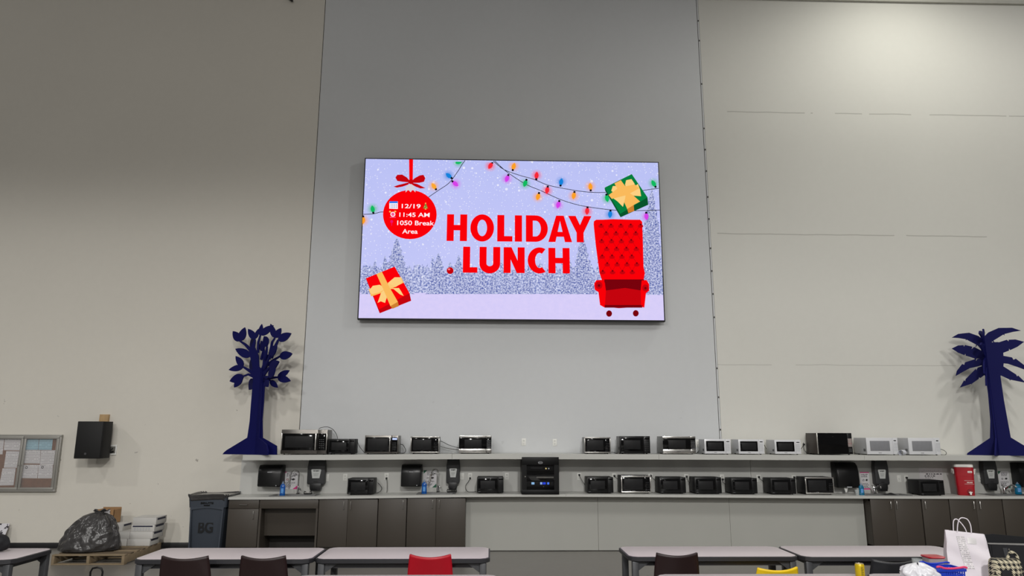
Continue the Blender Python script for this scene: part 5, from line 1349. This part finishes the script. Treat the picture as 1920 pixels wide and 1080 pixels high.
# food box with red lid
A, C = P(1739, 1043, -6.33), P(1772, 1044, -6.33)
zt = A.z; w = C.x-A.x; H = zt-ZT
t = thing('food_box', 'clear food box with a red lid between the basket and the paper bag', 'food box', ((A.x+C.x)/2-.01, -6.30, ZT))
loft(B(), [(0, w*.36, .05, .02), (H*.3, w*.38, .053, .02), (H-.014, w*.44, .06, .02)]).obj('tub', pm('frosted_plastic', (170, 160, 160), .35, var=.1), t)
loft(B(), [(H-.0135, w*.46, .066, .022), (H-.006, w*.5, .07, .024), (H-.004, w*.49, .068, .024), (H, w*.47, .064, .02)]).obj('lid', pm('red_lid', (176, 20, 36), .3), t)
# crumpled white plastic bag with clear cup behind it
A, C = P(1688, 1068, -6.63), P(1753, 1068, -6.63); wp = (C.x-A.x)/2; zt = P(1716, 1054, -6.6).z; H = zt-ZT
t = thing('plastic_bag', 'crumpled white plastic carrier bag beside the blue basket', 'plastic bag', ((A.x+C.x)/2, -6.63, ZT))
pbm = pm('white_film_plastic', (230, 230, 236), .3, var=.08, scale=8, bump=.9, bscale=16, coat=.2)
def pbag(u, v):
    a_ = u*2*math.pi; th_ = v*math.pi*.98+.02
    r = math.sin(th_)**.8; z = (1-math.cos(th_))/2
    k = 1+.09*math.sin(3*a_+1+4*z)+.08*math.sin(5*a_-6*z)+.06*math.sin(9*a_+11*z)+.04*math.sin(17*a_+7*z)+.025*math.sin(23*a_-19*z)
    return Vector((r*wp*k*math.cos(a_)*.97, r*.11*k*math.sin(a_), H*z**.9*(.93+.07*math.sin(2*a_+.7))*1.02))
weld(B().grid(pbag, 72, 40, wrap=True)).obj('bag_film', pbm, t, sharp=80)
B().tube(smooth([(-wp*.2, -.10, H*.62), (0, -.115, H*.5), (wp*.25, -.115, H*.45), (wp*.45, -.10, H*.55)], 5), [.006]*16, 6).obj('bag_handle', pbm, t)
p = P(1722, 1048, -6.30)
b = B().lathe([(0, 0), (.03, 0), (.04, p.z-ZT-.002), (.0385, p.z-ZT-.002), (.0285, .003), (0, .003)], n=24)
tag(b.obj('clear_cup', M_CLEAR, None, 35, (p.x, -6.28, ZT)), 'clear plastic cup standing behind the white plastic bag', 'cup')
# black tote and houndstooth bag
Yt = -6.34
A = P(1852, 1021, Yt); zt = A.z; H = zt-ZT
t = thing('tote_bag', 'large open black tote bag with white papers inside at the right edge', 'tote bag', (A.x+.29, Yt+.06, ZT), R(-9))
M_TOTE = pm('black_canvas', (16, 17, 22), .8, var=.15, scale=30)
b = B(); hx = .26
b.prism([(-hx*.9, 0), (hx*.9, 0), (hx, H*.98), (-hx, H)], -.085, -.08).prism([(-hx*.9, 0), (hx*.9, 0), (hx, H+.03), (-hx*.55, H+.06), (-hx*.75, H+.055), (-hx, H)], .08, .085)
for s in (-1, 1): b.prism([(-.085, 0), (.085, 0), (.085, H), (0, H*.98), (-.085, H*.99)], s*hx*.93-.0025, s*hx*.93+.0025, axis='x')
b.box(-hx*.9, hx*.9, -.085, .085, 0, .006)
weld(b).obj('bag_body', M_TOTE, t, sharp=30)
for k, y_ in enumerate((-.04, 0, .04)):
    B().box(-hx*.8, hx*.85, y_-.001, y_+.001, .01, H-.022+.008*k).obj('papers', pm('paper_stack', (150, 148, 145), .8), t)
for x_ in (-hx*.55, hx*.22):
    B().prism([(x_-.016, H*.9), (x_+.016, H*.9), (x_+.03, H*.35), (x_+.0, H*.33)], -.0895, -.0855).obj('strap', pm('webbing_strap', (50, 52, 56), .7), t)
    B().lathe([(0, 0), (.006, 0), (.006, .004), (0, .004)], (x_+.03, -.0855, H*.86), 10, M=Matrix.Rotation(R(90), 4, 'X')).obj('rivet', M_STEEL, t)
A, C = P(1853, 1048, -6.60), P(1900, 1050, -6.60)
zt = A.z; H = zt-ZT; w = C.x-A.x
t = thing('houndstooth_bag', 'small black and cream houndstooth bag in front of the black tote', 'bag', ((A.x+C.x)/2+.035, -6.58, ZT), R(-6))
hm = bpy.data.materials.new('houndstooth_cloth'); hm.use_nodes = True; nt = hm.node_tree; tc = nt.nodes.new('ShaderNodeTexCoord')
x, y, z = sep(nt, tc.outputs['Object'])
fq = 28.0
xs_ = mathn(nt, 'FRACT', mathn(nt, 'ADD', mathn(nt, 'MULTIPLY', mathn(nt, 'ADD', x, mathn(nt, 'MULTIPLY', y, .6)), fq), 50.0)); zs_ = mathn(nt, 'FRACT', mathn(nt, 'ADD', mathn(nt, 'MULTIPLY', z, fq), 50.0))
xb_ = mathn(nt, 'GREATER_THAN', xs_, .5); zb_ = mathn(nt, 'GREATER_THAN', zs_, .5)
tw = mathn(nt, 'GREATER_THAN', mathn(nt, 'FRACT', mathn(nt, 'MULTIPLY', mathn(nt, 'ADD', xs_, zs_), 2.0)), .5)
both = mathn(nt, 'MULTIPLY', xb_, zb_); none = mathn(nt, 'MULTIPLY', mathn(nt, 'SUBTRACT', 1.0, xb_), mathn(nt, 'SUBTRACT', 1.0, zb_))
mid = mathn(nt, 'SUBTRACT', mathn(nt, 'SUBTRACT', 1.0, both), none)
fac = mathn(nt, 'ADD', both, mathn(nt, 'MULTIPLY', mid, tw))
nt.links.new(mixc(nt, fac, S(16, 16, 18), S(196, 188, 162)), nt.nodes['Principled BSDF'].inputs['Base Color']); nt.nodes['Principled BSDF'].inputs['Roughness'].default_value = .85
loft(B(), [(0, w*.5, .06, .03), (H*.1, w*.53, .066, .035), (H*.7, w*.52, .062, .035), (H*.93, w*.49, .05, .03), (H, w*.46, .035, .03)]).obj('bag_body', hm, t, sharp=60)
B().tube(smooth([(w*.05, -.03, H-.01), (w*.2, -.03, H+.05), (w*.42, -.03, H+.03), (w*.52, -.03, H-.06), (w*.55, -.03, H*.5)], 5), .011, 8).obj('strap', hm, t)
B().box(-w*.32, w*.06, -.071, -.06, H*.12, H*.6, .006).obj('front_pocket', M_TOTE, t)
# black bag at the far left on the left table
p = P(0, 1010, -5.0)
t = thing('black_bag', 'soft black bag on the table at the left edge of the picture', 'bag', (p.x-.05, -4.98, ZT))
hh = P(3, 1003, -5.0).z-ZT
def bb2(u, v):
    a_ = u*2*math.pi; th_ = v*math.pi*.97+.03; r = math.sin(th_)**.7; z = (1-math.cos(th_))/2
    k = 1+.08*math.sin(3*a_+5*z)+.05*math.sin(7*a_-8*z)
    return Vector((r*.13*k*math.cos(a_), r*.1*k*math.sin(a_), hh*z))
weld(B().grid(bb2, 40, 24, wrap=True)).obj('bag_body', M_TOTE, t, sharp=80)
B().tube(smooth([(-.06, -.04, hh*.85), (-.03, -.05, hh*1.25), (.03, -.05, hh*1.25), (.06, -.04, hh*.85)], 5), .008, 6).obj('handle', M_TOTE, t)
# ------------------------------------------------------------------ the big LED screen and its picture
YS = -0.16
sx0 = (P(685, 297.3, YS).x+P(673, 596.6, YS).x)/2; sx1 = (P(1233, 305.8, YS).x+P(1246, 600.2, YS).x)/2
sz1 = (P(685, 297.3, YS).z+P(1233, 305.8, YS).z)/2; sz0 = (P(673, 596.6, YS).z+P(1246, 600.2, YS).z)/2
SW, SHH = sx1-sx0, sz1-sz0
scr = thing('led_screen', 'huge lit wall screen showing a red HOLIDAY LUNCH notice on a snowy scene', 'screen', (sx0, YS, sz0))
B().box(-.02, SW+.02, .004, .10, -.025, SHH+.02, .004).box(.3, SW-.3, .09, .1595, .2, SHH-.2).obj('housing', pm('screen_housing', (26, 26, 28), .5), scr)
m = bpy.data.materials.new('snow_sky_picture'); m.use_nodes = True; nt = m.node_tree
nt.nodes.remove(nt.nodes['Principled BSDF']); tc = nt.nodes.new('ShaderNodeTexCoord'); oc = tc.outputs['Object']
x, y, z = sep(nt, oc)
v = mathn(nt, 'DIVIDE', z, SHH)
sky = mixc(nt, mathn(nt, 'ADD', mathn(nt, 'MULTIPLY', noise(nt, oc, .9, 3), .5), mathn(nt, 'MULTIPLY', v, .35)), S(204, 205, 250), S(176, 186, 242))
n1 = noise(nt, oc, 30, 2, .6); n2 = noise(nt, oc, 11, 3, .7)
wood = mixc(nt, mathn(nt, 'MULTIPLY_ADD', mathn(nt, 'SUBTRACT', n1, .5), 3.4, .5), S(92, 108, 178), S(222, 226, 252))
edge = mathn(nt, 'ADD', mathn(nt, 'MULTIPLY', noise(nt, comb(nt, mathn(nt, 'MULTIPLY', x, 3.0), 0.0, mathn(nt, 'MULTIPLY', z, .7)), 2.2, 5, .7), .34), .15)
col = mixc(nt, mathn(nt, 'LESS_THAN', v, edge), sky, wood)
grd = mixc(nt, n2, S(224, 212, 250), S(206, 200, 246))
col = mixc(nt, mathn(nt, 'LESS_THAN', v, .155), col, grd)
vo = nt.nodes.new('ShaderNodeTexVoronoi'); vo.inputs['Scale'].default_value = 13; nt.links.new(oc, vo.inputs['Vector'])
rad = mathn(nt, 'MULTIPLY', mathn(nt, 'POWER', sep(nt, vo.outputs['Color'])[0], 5.0), .34)
fl = mathn(nt, 'MULTIPLY', mathn(nt, 'LESS_THAN', vo.outputs['Distance'], rad), mathn(nt, 'GREATER_THAN', v, .2))
vo2 = nt.nodes.new('ShaderNodeTexVoronoi'); vo2.inputs['Scale'].default_value = 34; nt.links.new(oc, vo2.inputs['Vector'])
fl2 = mathn(nt, 'MULTIPLY', mathn(nt, 'LESS_THAN', vo2.outputs['Distance'], mathn(nt, 'MULTIPLY', mathn(nt, 'POWER', sep(nt, vo2.outputs['Color'])[1], 3.0), .3)), mathn(nt, 'GREATER_THAN', v, .3))
col = mixc(nt, mathn(nt, 'MULTIPLY', mathn(nt, 'MAXIMUM', fl, fl2), .75), col, S(244, 244, 255))
e = nt.nodes.new('ShaderNodeEmission'); nt.links.new(col, e.inputs[0]); nt.links.new(e.outputs[0], nt.nodes['Material Output'].inputs[0])
SNOW = m
pic = B().box(0, SW, 0, .0045, 0, SHH).obj('picture_panel', SNOW, scr)
def q(px, py):
    p_ = P(px, py, YS); return (p_.x-sx0, p_.z-sz0)
def Q(pts): return [q(*p_) for p_ in pts]
LY = [0]
def ly(k): return -.0006-.0007*k
RED = em('screen_red', (250, 0, 8)); RED2 = em('screen_deep_red', (196, 4, 14)); RED3 = em('screen_dark_red', (120, 2, 12))
WHT = em('screen_white', (252, 246, 252)); GOLD = em('screen_gold', (250, 186, 92)); GOLD2 = em('screen_pale_gold', (252, 208, 130)); GOLD3 = em('screen_dark_gold', (206, 128, 48))
GRN = em('screen_green', (6, 126, 62)); GRN2 = em('screen_dark_green', (8, 84, 44)); BLKE = em('screen_black', (14, 12, 20)); SIL = em('screen_silver', (214, 206, 216))
def ell(cx_, cy_, rx, ry, n=40, a0=0, rot=0):
    return [(cx_+rx*math.cos(2*math.pi*k/n)*math.cos(rot)-ry*math.sin(2*math.pi*k/n)*math.sin(rot), cy_+rx*math.cos(2*math.pi*k/n)*math.sin(rot)+ry*math.sin(2*math.pi*k/n)*math.cos(rot)) for k in range(n)]
# snowy firs
sp_ = bpy.data.materials.new('snowy_fir_picture'); sp_.use_nodes = True; nt = sp_.node_tree; nt.nodes.remove(nt.nodes['Principled BSDF']); tc = nt.nodes.new('ShaderNodeTexCoord')
n1 = noise(nt, tc.outputs['Object'], 36, 3, .75)
e = nt.nodes.new('ShaderNodeEmission'); nt.links.new(mixc(nt, mathn(nt, 'MULTIPLY_ADD', mathn(nt, 'SUBTRACT', n1, .5), 4.2, .42), S(76, 92, 166), S(226, 230, 254)), e.inputs[0]); nt.links.new(e.outputs[0], nt.nodes['Material Output'].inputs[0])
rf = random.Random(11)
for k, (cx_, top, wd) in enumerate(((744, 446, 74), (703, 488, 34), (722, 478, 34), (686, 500, 26), (860, 478, 44), (822, 474, 52), (905, 500, 30), (948, 492, 30), (990, 496, 30), (1030, 490, 36), (1066, 478, 44), (1092, 440, 62), (1222, 352, 78), (1206, 430, 60), (1150, 470, 60), (884, 506, 26), (925, 506, 24), (970, 505, 24))):
    base_ = 551.5; L_, R_ = [], []
    n_ = 9
    for i in range(n_):
        yy = top+(base_-top)*(i+1)/n_; hw_ = wd/2*((i+1)/n_)**.85
        L_ += [(cx_-hw_*(.62+rf.uniform(-.08, .08)), yy-(base_-top)/n_*.35), (cx_-hw_*rf.uniform(.9, 1.05), yy)]
        R_ += [(cx_+hw_*(.62+rf.uniform(-.08, .08)), yy-(base_-top)/n_*.35), (cx_+hw_*rf.uniform(.9, 1.05), yy)]
    pts = [(cx_, top)]+R_+L_[::-1]
    pts = [(min(max(a_, 683-(b_-297)*.033), 1232.5+(b_-306)*.042), b_) for a_, b_ in pts]
    B().flat(Q(pts), ly(1)-.00003*k).obj('pictured_fir', sp_, pic, sharp=0)
# headline
def fit(name, body, mat, box_, k, bold, sp__=1.0):
    (a_, t_), (b_, c_) = q(box_[0], box_[1]), q(box_[2], box_[3])
    return text_obj(name, body, mat, pic, a_, b_, c_, t_, ly(k), bold, spacing=sp__)
def letter(ch, w_, h_, sw, sh):
    """outlines of a heavy sans letter in a box w_ by h_: upright strokes sw wide, level strokes sh high"""
    def rect(a_, b_, c_, d_): return [(a_, b_), (c_, b_), (c_, d_), (a_, d_)]
    def ringseg(cx__, cz__, rx, rz, ix, iz, a0, a1, n=28):
        o_ = [(cx__+rx*math.cos(R(a0+(a1-a0)*k/n)), cz__+rz*math.sin(R(a0+(a1-a0)*k/n))) for k in range(n+1)]
        i_ = [(cx__+ix*math.cos(R(a0+(a1-a0)*k/n)), cz__+iz*math.sin(R(a0+(a1-a0)*k/n))) for k in range(n+1)]
        return [[o_[k], o_[k+1], i_[k+1], i_[k]] for k in range(n)]
    if ch == 'H': return [rect(0, 0, sw, h_), rect(w_-sw, 0, w_, h_), rect(sw, h_*.5-sh/2, w_-sw, h_*.5+sh/2)]
    if ch == 'L': return [rect(0, 0, sw, h_), rect(sw, 0, w_, sh)]
    if ch == 'I': return [rect(0, 0, w_, h_)]
    if ch == 'O': return ringseg(w_/2, h_/2, w_/2, h_/2*1.02, w_/2-sw, h_/2-sh*.95, 0, 360, 44)
    if ch == 'D':
        r_ = w_*.56
        return [rect(0, 0, sw, h_), rect(sw, 0, w_-r_, sh), rect(sw, h_-sh, w_-r_, h_)]+ringseg(w_-r_, h_/2, r_, h_/2, r_-sw, h_/2-sh, -90, 90)
    if ch == 'U':
        r_ = w_/2
        return [rect(0, h_*.36, sw, h_), rect(w_-sw, h_*.36, w_, h_)]+ringseg(r_, h_*.36, r_, h_*.38, r_-sw, h_*.36-sh*1.2, 180, 360)
    if ch == 'C': return ringseg(w_*.66, h_/2, w_*.66, h_/2*1.02, w_*.66-sw*1.05, h_/2-sh*.95, 60, 300, 40)
    if ch == 'N': return [rect(0, 0, sw, h_), rect(w_-sw, 0, w_, h_), [(sw*.2, h_), (sw*1.12, h_), (w_-sw*.2, 0), (w_-sw*1.12, 0)]]
    if ch == 'A': return [[(0, 0), (sw*1.02, 0), (w_*.5+sw*.02, h_*.82), (w_*.5+sw*.55, h_), (w_*.5-sw*.55, h_)], [(w_, 0), (w_-sw*1.02, 0), (w_*.5-sw*.02, h_*.82), (w_*.5, h_), (w_*.5+sw*.55, h_)], rect(w_*.24, h_*.2, w_*.76, h_*.2+sh*.9)]
    if ch == 'Y': return [rect(w_/2-sw/2, 0, w_/2+sw/2, h_*.42), [(0, h_), (sw*1.08, h_), (w_/2+sw*.35, h_*.45), (w_/2+sw*.5, h_*.36), (w_/2-sw*.5, h_*.36)], [(w_, h_), (w_-sw*1.08, h_), (w_/2-sw*.35, h_*.45), (w_/2-sw*.5, h_*.36), (w_/2+sw*.5, h_*.36)]]
def headline(letters, t0, t1, x0_, x1_):
    """letters at their pixel left and right; the top and bottom run level from x0_ to x1_"""
    for ch, xa_, xb_ in letters:
        k_ = (xa_-x0_)/(x1_-x0_); top_ = t0[0]+(t0[1]-t0[0])*k_; bot_ = t1[0]+(t1[1]-t1[0])*k_
        (ax_, az_), (bx_, bz_) = q(xa_, bot_), q(xb_, top_)
        b_ = B()
        for n_, pl in enumerate(letter(ch, bx_-ax_, bz_-az_, .124, .099)): b_.flat([(ax_+p_[0], az_+p_[1]) for p_ in pl], ly(8)-.00001*n_)
        weld(b_).obj('headline_letter', RED, pic, sharp=0)
headline((('H', 837.3, 876.2), ('O', 881.6, 926.4), ('L', 932.2, 960.8), ('I', 965.2, 978.7), ('D', 986, 1026.9), ('A', 1028, 1071.9), ('Y', 1065.8, 1108.9)), (402.3, 405.4), (451.9, 454.2), 837, 1066)
headline((('L', 867.7, 895.6), ('U', 898.7, 938), ('N', 944.1, 983.7), ('C', 989.5, 1023), ('H', 1028.4, 1067.7)), (462.9, 465.2), (511.3, 512.5), 868, 1028)
# bauble with the date
ob = B().flat(Q([(767, 299), (774.5, 299), (774, 338), (767.5, 338)]), ly(3)).obj('pictured_ribbon', RED, pic)
B().flat(Q(ell(768.5, 402.5, 50.3, 46)), ly(4)).obj('pictured_bauble', RED, pic)
B().flat(Q([(760.5, 361), (761, 352), (764, 347.5), (771, 345), (776, 348), (778.5, 353), (779, 361), (774, 355.5), (770, 360.5), (765.5, 356)]), ly(5)).obj('bauble_cap', SIL, pic)
for s, pts in ((0, [(770, 341), (763, 333), (754, 327.5), (745, 328), (741.5, 333), (745, 339.5), (755, 341), (766, 342)]), (1, [(770, 341), (778, 334), (787, 329), (794, 328), (797.5, 334), (795, 341), (786, 343), (774, 343)]),
               (2, [(767, 342), (757, 344.5), (747, 347), (738, 350), (744, 352), (755, 350), (766, 346)]), (3, [(773, 343), (782, 345), (790, 349), (798, 353), (788, 353.5), (779, 350), (772, 346)]), (4, ell(770.5, 341, 5, 4.5, 16))):
    B().flat(Q(pts), ly(6)).obj('pictured_bow', RED2, pic)
fit('bauble_lettering', '12/19', WHT, (753.5, 382.5, 788.5, 391), 6, .012)
fit('bauble_lettering', '11:45 AM', WHT, (749, 398.5, 805.5, 407.3), 6, .012)
fit('bauble_lettering', '1050 Break', WHT, (745, 413.5, 814, 423), 6, .012)
fit('bauble_lettering', 'Area', WHT, (754.5, 429.5, 783, 438.5), 6, .012)
B().flat(Q([(730, 378.5), (746, 378), (746, 392), (730, 391.5)]), ly(6)).obj('calendar_icon', WHT, pic)
B().flat(Q([(730.5, 377.5), (745.5, 377.5), (746, 381), (730, 381.2)]), ly(7)).obj('calendar_icon', em('screen_blue', (40, 120, 236)), pic)
b = B()
for i in range(4):
    for j in range(3): b.flat(Q([(732.5+i*3.3, 383+j*2.8), (734.3+i*3.3, 383+j*2.8), (734.3+i*3.3, 384.6+j*2.8), (732.5+i*3.3, 384.6+j*2.8)]), ly(7))
b.obj('calendar_icon', em('screen_slate', (120, 130, 190)), pic)
ck = B().flat(Q(ell(736.7, 402, 4.6, 4.6, 20)), ly(6)); ck.obj('clock_icon', WHT, pic)
B().flat(Q(ell(731.5, 397, 2, 1.6, 12)), ly(6)).flat(Q(ell(741, 396.8, 2, 1.6, 12)), ly(6)).obj('clock_icon', GOLD, pic)
B().flat(Q(ell(736.7, 402, 3.1, 3.1, 20)), ly(7)).flat(Q([(731, 407.2), (742, 407), (742, 408.2), (731, 408.3)]), ly(6)).obj('clock_icon', em('screen_pink', (246, 90, 150)), pic)
B().flat(Q(ell(734.5, 415.5, 2.6, 2.8, 16)), ly(6)).flat(Q([(734, 418), (735.2, 418), (735, 423.5), (734.2, 423.5)]), ly(6)).obj('pin_icon', em('screen_magenta', (236, 20, 110)), pic)
B().flat(Q([(798, 380.5), (802.5, 391), (793.5, 391)]), ly(6)).obj('fir_icon', em('screen_olive', (120, 140, 60)), pic)
B().flat(Q(ell(798, 381.5, 1.3, 1.3, 10)), ly(7)).flat(Q([(796.6, 391), (799.6, 391), (799.4, 393), (796.8, 393)]), ly(6)).flat(Q(ell(796.4, 387.5, .9, .9, 8)), ly(7)).flat(Q(ell(799.6, 389, .9, .9, 8)), ly(7)).obj('fir_icon', GOLD, pic)
# strings of coloured bulbs
def string(pts, k=2):
    c_ = smooth([Vector((p_[0], p_[1], 0)) for p_ in pts], 8)
    poly = strip_poly([q(p_.x, p_.y) for p_ in c_], [.011]*len(c_)); b_ = B(); n_ = len(c_)
    for i in range(n_-1): b_.flat([poly[i], poly[i+1], poly[2*n_-2-i], poly[2*n_-1-i]], ly(k))
    weld(b_).obj('light_string', BLKE, pic, sharp=0)
string([(681, 402), (700, 401), (712, 398), (719, 397.5)]); string([(803, 370), (822, 357), (842, 343), (858, 322), (866, 309), (872, 301)])
string([(925, 302), (945, 318), (975, 329), (1000, 336), (1027, 347), (1060, 354), (1095, 359.5), (1120, 361), (1140, 361), (1170, 363), (1200, 358), (1235, 353)])
string([(928, 302), (950, 322), (985, 345), (1015, 358), (1048, 373), (1075, 382), (1100, 387.5), (1140, 393), (1170, 395), (1200, 395), (1237, 394)])
def halo(key, rgb):
    """the soft coloured bloom drawn round each bulb in the picture"""
    nm_ = 'halo_'+key
    if nm_ in MATS: return MATS[nm_]
    m_ = bpy.data.materials.new(nm_); m_.use_nodes = True; nt_ = m_.node_tree; nt_.nodes.remove(nt_.nodes['Principled BSDF'])
    tc_ = nt_.nodes.new('ShaderNodeTexCoord'); ln_ = nt_.nodes.new('ShaderNodeVectorMath'); ln_.operation = 'LENGTH'
    nt_.links.new(tc_.outputs['Object'], ln_.inputs[0])
    a_ = mathn(nt_, 'POWER', mathn(nt_, 'MAXIMUM', mathn(nt_, 'SUBTRACT', 1.0, mathn(nt_, 'DIVIDE', ln_.outputs['Value'], .122)), 0.0), 1.3)
    e_ = nt_.nodes.new('ShaderNodeEmission'); e_.inputs[0].default_value = S(*rgb); t_ = nt_.nodes.new('ShaderNodeBsdfTransparent'); mx_ = nt_.nodes.new('ShaderNodeMixShader')
    nt_.links.new(a_, mx_.inputs[0]); nt_.links.new(t_.outputs[0], mx_.inputs[1]); nt_.links.new(e_.outputs[0], mx_.inputs[2])
    nt_.links.new(mx_.outputs[0], nt_.nodes['Material Output'].inputs[0]); MATS[nm_] = m_
    return m_
BC = dict(g=(16, 186, 96), r=(248, 40, 56), o=(252, 160, 40), b=(20, 130, 220), m=(214, 66, 232), y=(252, 168, 52))
for cx_, cy_, c_, a_ in ((699, 393, 'g', -100), (861, 303.5, 'g', 160), (842, 330, 'b', -140), (853, 344, 'm', 40), (814, 350, 'y', -125), (681, 412, 'o', 90),
                         (920, 310, 'r', 120), (951, 334, 'm', 110), (963, 313, 'o', -75), (1006, 330, 'r', -85), (985, 343, 'g', 110), (1009, 368, 'o', 105), (1026, 356, 'r', 100), (1052, 342, 'b', -80), (1047, 383, 'm', 105), (1076, 366, 'o', 100), (1107, 351, 'o', -95), (1101, 395, 'r', 95), (1138, 371, 'g', 80), (1144, 401, 'b', 95), (1226, 345, 'g', -120), (1212, 405, 'm', 85)):
    ra = R(a_); dx, dy = math.cos(ra), math.sin(ra)
    def bp(u_, w_): return (cx_+dx*u_-dy*w_, cy_+dy*u_+dx*w_)
    rgb = BC[c_]
    def clampx(p_): return (max(p_[0], 683-(p_[1]-297)*.039+1), max(p_[1], 300.5+(p_[0]-685)*.0155))
    hc = q(cx_+dx*1.5, cy_+dy*1.5)
    hp = Q([clampx(p_) for p_ in ell(cx_+dx*1.5, cy_+dy*1.5, 14, 13, 24)])
    B().flat([(p_[0]-hc[0], p_[1]-hc[1]) for p_ in hp], 0).obj('bulb_halo', halo(c_, rgb), pic, sharp=0, loc=(hc[0], ly(1.5), hc[1]))
    B().flat(Q([clampx(bp(*p_)) for p_ in ((-4.5, -2), (-2, -3.6), (2, -3.8), (5.5, -2.4), (8.2, 0), (5.5, 2.4), (2, 3.8), (-2, 3.6), (-4.5, 2))]), ly(2.5)).obj('pictured_bulb', em('bulb_'+c_, rgb), pic, sharp=0)
    B().flat(Q([clampx(bp(*p_)) for p_ in ((-8, -1.6), (-4.4, -2.2), (-4.4, 2.2), (-8, 1.6))]), ly(2.7)).obj('bulb_cap', BLKE, pic, sharp=0)
# gifts: four corners of the lid, then its side
def gift(c_, top, side_a, side_b, m1, m2):
    g_ = B().flat(Q(top), ly(4)).obj('pictured_gift', m1, pic, sharp=0)
    for s_ in (side_a, side_b):
        if s_: B().flat(Q(s_), ly(4)).obj('gift_side', m2, pic, sharp=0)
gift('g', [(1133.5, 352), (1184.5, 326.5), (1214, 370), (1163, 401)], [(1133.5, 352), (1163, 401), (1163.5, 407.5), (1134.5, 357.5)], [(1163, 401), (1214, 370), (1215.5, 384), (1163.5, 407.5)], GRN, GRN2)
gift('r', [(686, 522), (740, 500), (768, 550), (711, 580)], [(686, 522), (711, 580), (712, 587.5), (690, 531)], [(711, 580), (768, 550), (771, 564), (712, 587.5)], RED, RED2)
for pts, mt in (([(1152, 344), (1164, 338), (1180, 360), (1200, 378), (1188, 384.5), (1176, 392), (1166, 370)], GOLD), ([(1141, 366), (1160, 352), (1190, 346), (1199, 353), (1175, 366), (1147, 373)], GOLD),
                ([(1176, 392), (1188, 384.5), (1189, 396), (1178, 399.5)], GOLD3),
                ([(1174, 358), (1162, 349), (1149, 349), (1146, 358), (1153, 363), (1166, 362)], GOLD2), ([(1174, 358), (1172, 346), (1174, 338), (1184, 336), (1190, 345), (1184, 353)], GOLD2), ([(1174, 358), (1164, 366), (1150, 372), (1158, 378), (1168, 388), (1172, 372)], GOLD2), ([(1174, 358), (1186, 353), (1196, 345), (1200, 356), (1202, 368), (1188, 367), (1180, 362)], GOLD2), (ell(1174, 359, 4, 3.6, 14), GOLD)):
    B().flat(Q(pts), ly(5)-.0001*rf.random()).obj('gift_ribbon', mt, pic, sharp=0)
for pts, mt in (([(706, 514), (716, 509.5), (731, 540), (746, 566), (732, 574), (722, 550)], GOLD), ([(691, 542), (722, 536), (753, 521), (757, 530), (725, 546), (696, 556)], GOLD), ([(732, 574), (746, 566), (748, 574), (736, 579)], GOLD3),
                ([(724, 541), (712, 534), (699, 536), (692, 545), (697, 552), (712, 548)], GOLD2), ([(724, 541), (728, 530), (740, 520), (752, 520), (755, 530), (742, 538)], GOLD2), ([(724, 541), (715, 548), (708, 568), (714, 565), (722, 568), (727, 552)], GOLD2), ([(724, 541), (738, 542), (750, 552), (757, 555), (752, 546), (748, 540)], GOLD2), (ell(724, 541.5, 4.4, 3.6, 14), GOLD)):
    B().flat(Q(pts), ly(5)-.0001*rf.random()).obj('gift_ribbon', mt, pic, sharp=0)
# small red ball and the red button-back armchair
B().flat(Q(ell(844, 507.5, 6.4, 6.4, 24)), ly(3)).obj('pictured_ball', RED2, pic, sharp=0)
B().flat(Q(ell(842, 505, 2.2, 1.8, 14)), ly(4)).obj('ball_shine', em('screen_rose', (255, 120, 130)), pic, sharp=0)
for nm, pts, mt, k in (('chair_back', [(1113, 421), (1113.5, 415), (1118, 412), (1130, 412), (1150, 411), (1185, 412), (1200, 412), (1204, 416), (1205, 440), (1206.5, 500), (1209, 512), (1206, 530), (1130, 530), (1124, 512), (1117, 460)], RED, 4),
                       ('chair_seat', [(1133, 524), (1208, 524), (1206, 552), (1134, 554)], RED3, 5), ('seat_cushion', [(1134, 545), (1172, 540), (1204, 545), (1206, 556), (1134, 556)], RED2, 6), ('seat_front', [(1132, 556), (1207, 555), (1205, 575), (1160, 578), (1133, 575)], RED2, 6), ('front_piping', [(1133, 572), (1205, 572), (1204, 577), (1134, 577)], RED3, 7),
                       ('chair_arm', [(1114, 532), (1118, 525.5), (1128, 525), (1134, 530), (1136, 545), (1134, 577), (1125, 572), (1122, 548), (1115, 543)], RED, 7), ('chair_arm', [(1203, 526), (1212, 525), (1217, 533), (1217, 545), (1211, 550), (1208, 577), (1202, 575), (1201, 545)], RED, 7),
                       ('arm_scroll', ell(1123, 535, 6.5, 7, 20), RED2, 8), ('arm_scroll', ell(1210, 540, 6, 6.5, 20), RED2, 8), ('arm_button', ell(1123, 535.5, 2.4, 2.6, 14), RED3, 9), ('arm_button', ell(1210, 540.5, 2.2, 2.4, 14), RED3, 9),
                       ('chair_foot', ell(1142, 588, 5.5, 6, 16), RED3, 5), ('chair_foot', ell(1192, 587.5, 5.5, 6, 16), RED3, 5)):
    B().flat(Q(pts), ly(k)).obj(nm, mt, pic, sharp=0)
tf = B(); ql = B()
for j in range(7):
    for i in range(5):
        x_ = 1127+i*18.5+(9 if j % 2 else 0)-j*-.5; y_ = 421+j*14.5
        if x_ > 1201: continue
        tf.flat(Q(ell(x_, y_, 1.9, 1.7, 10)), ly(6)); ql.flat(Q(ell(x_, y_+3.2, 5.2, 3.2, 14)), ly(5)-.0002)  # the darker ovals paint shading beneath each pictured button
        for d_ in (-1, 1):
            x2, y2 = x_+d_*9.2, y_+14.5
            if j < 6 and 1119 < x2 < 1203: ql.flat(Q([(x_-.45, y_), (x_+.45, y_), (x2+.45, y2), (x2-.45, y2)]), ly(5))
tf.obj('back_buttons', RED3, pic, sharp=0); ql.obj('quilt_lines_and_shading', RED2, pic, sharp=0)
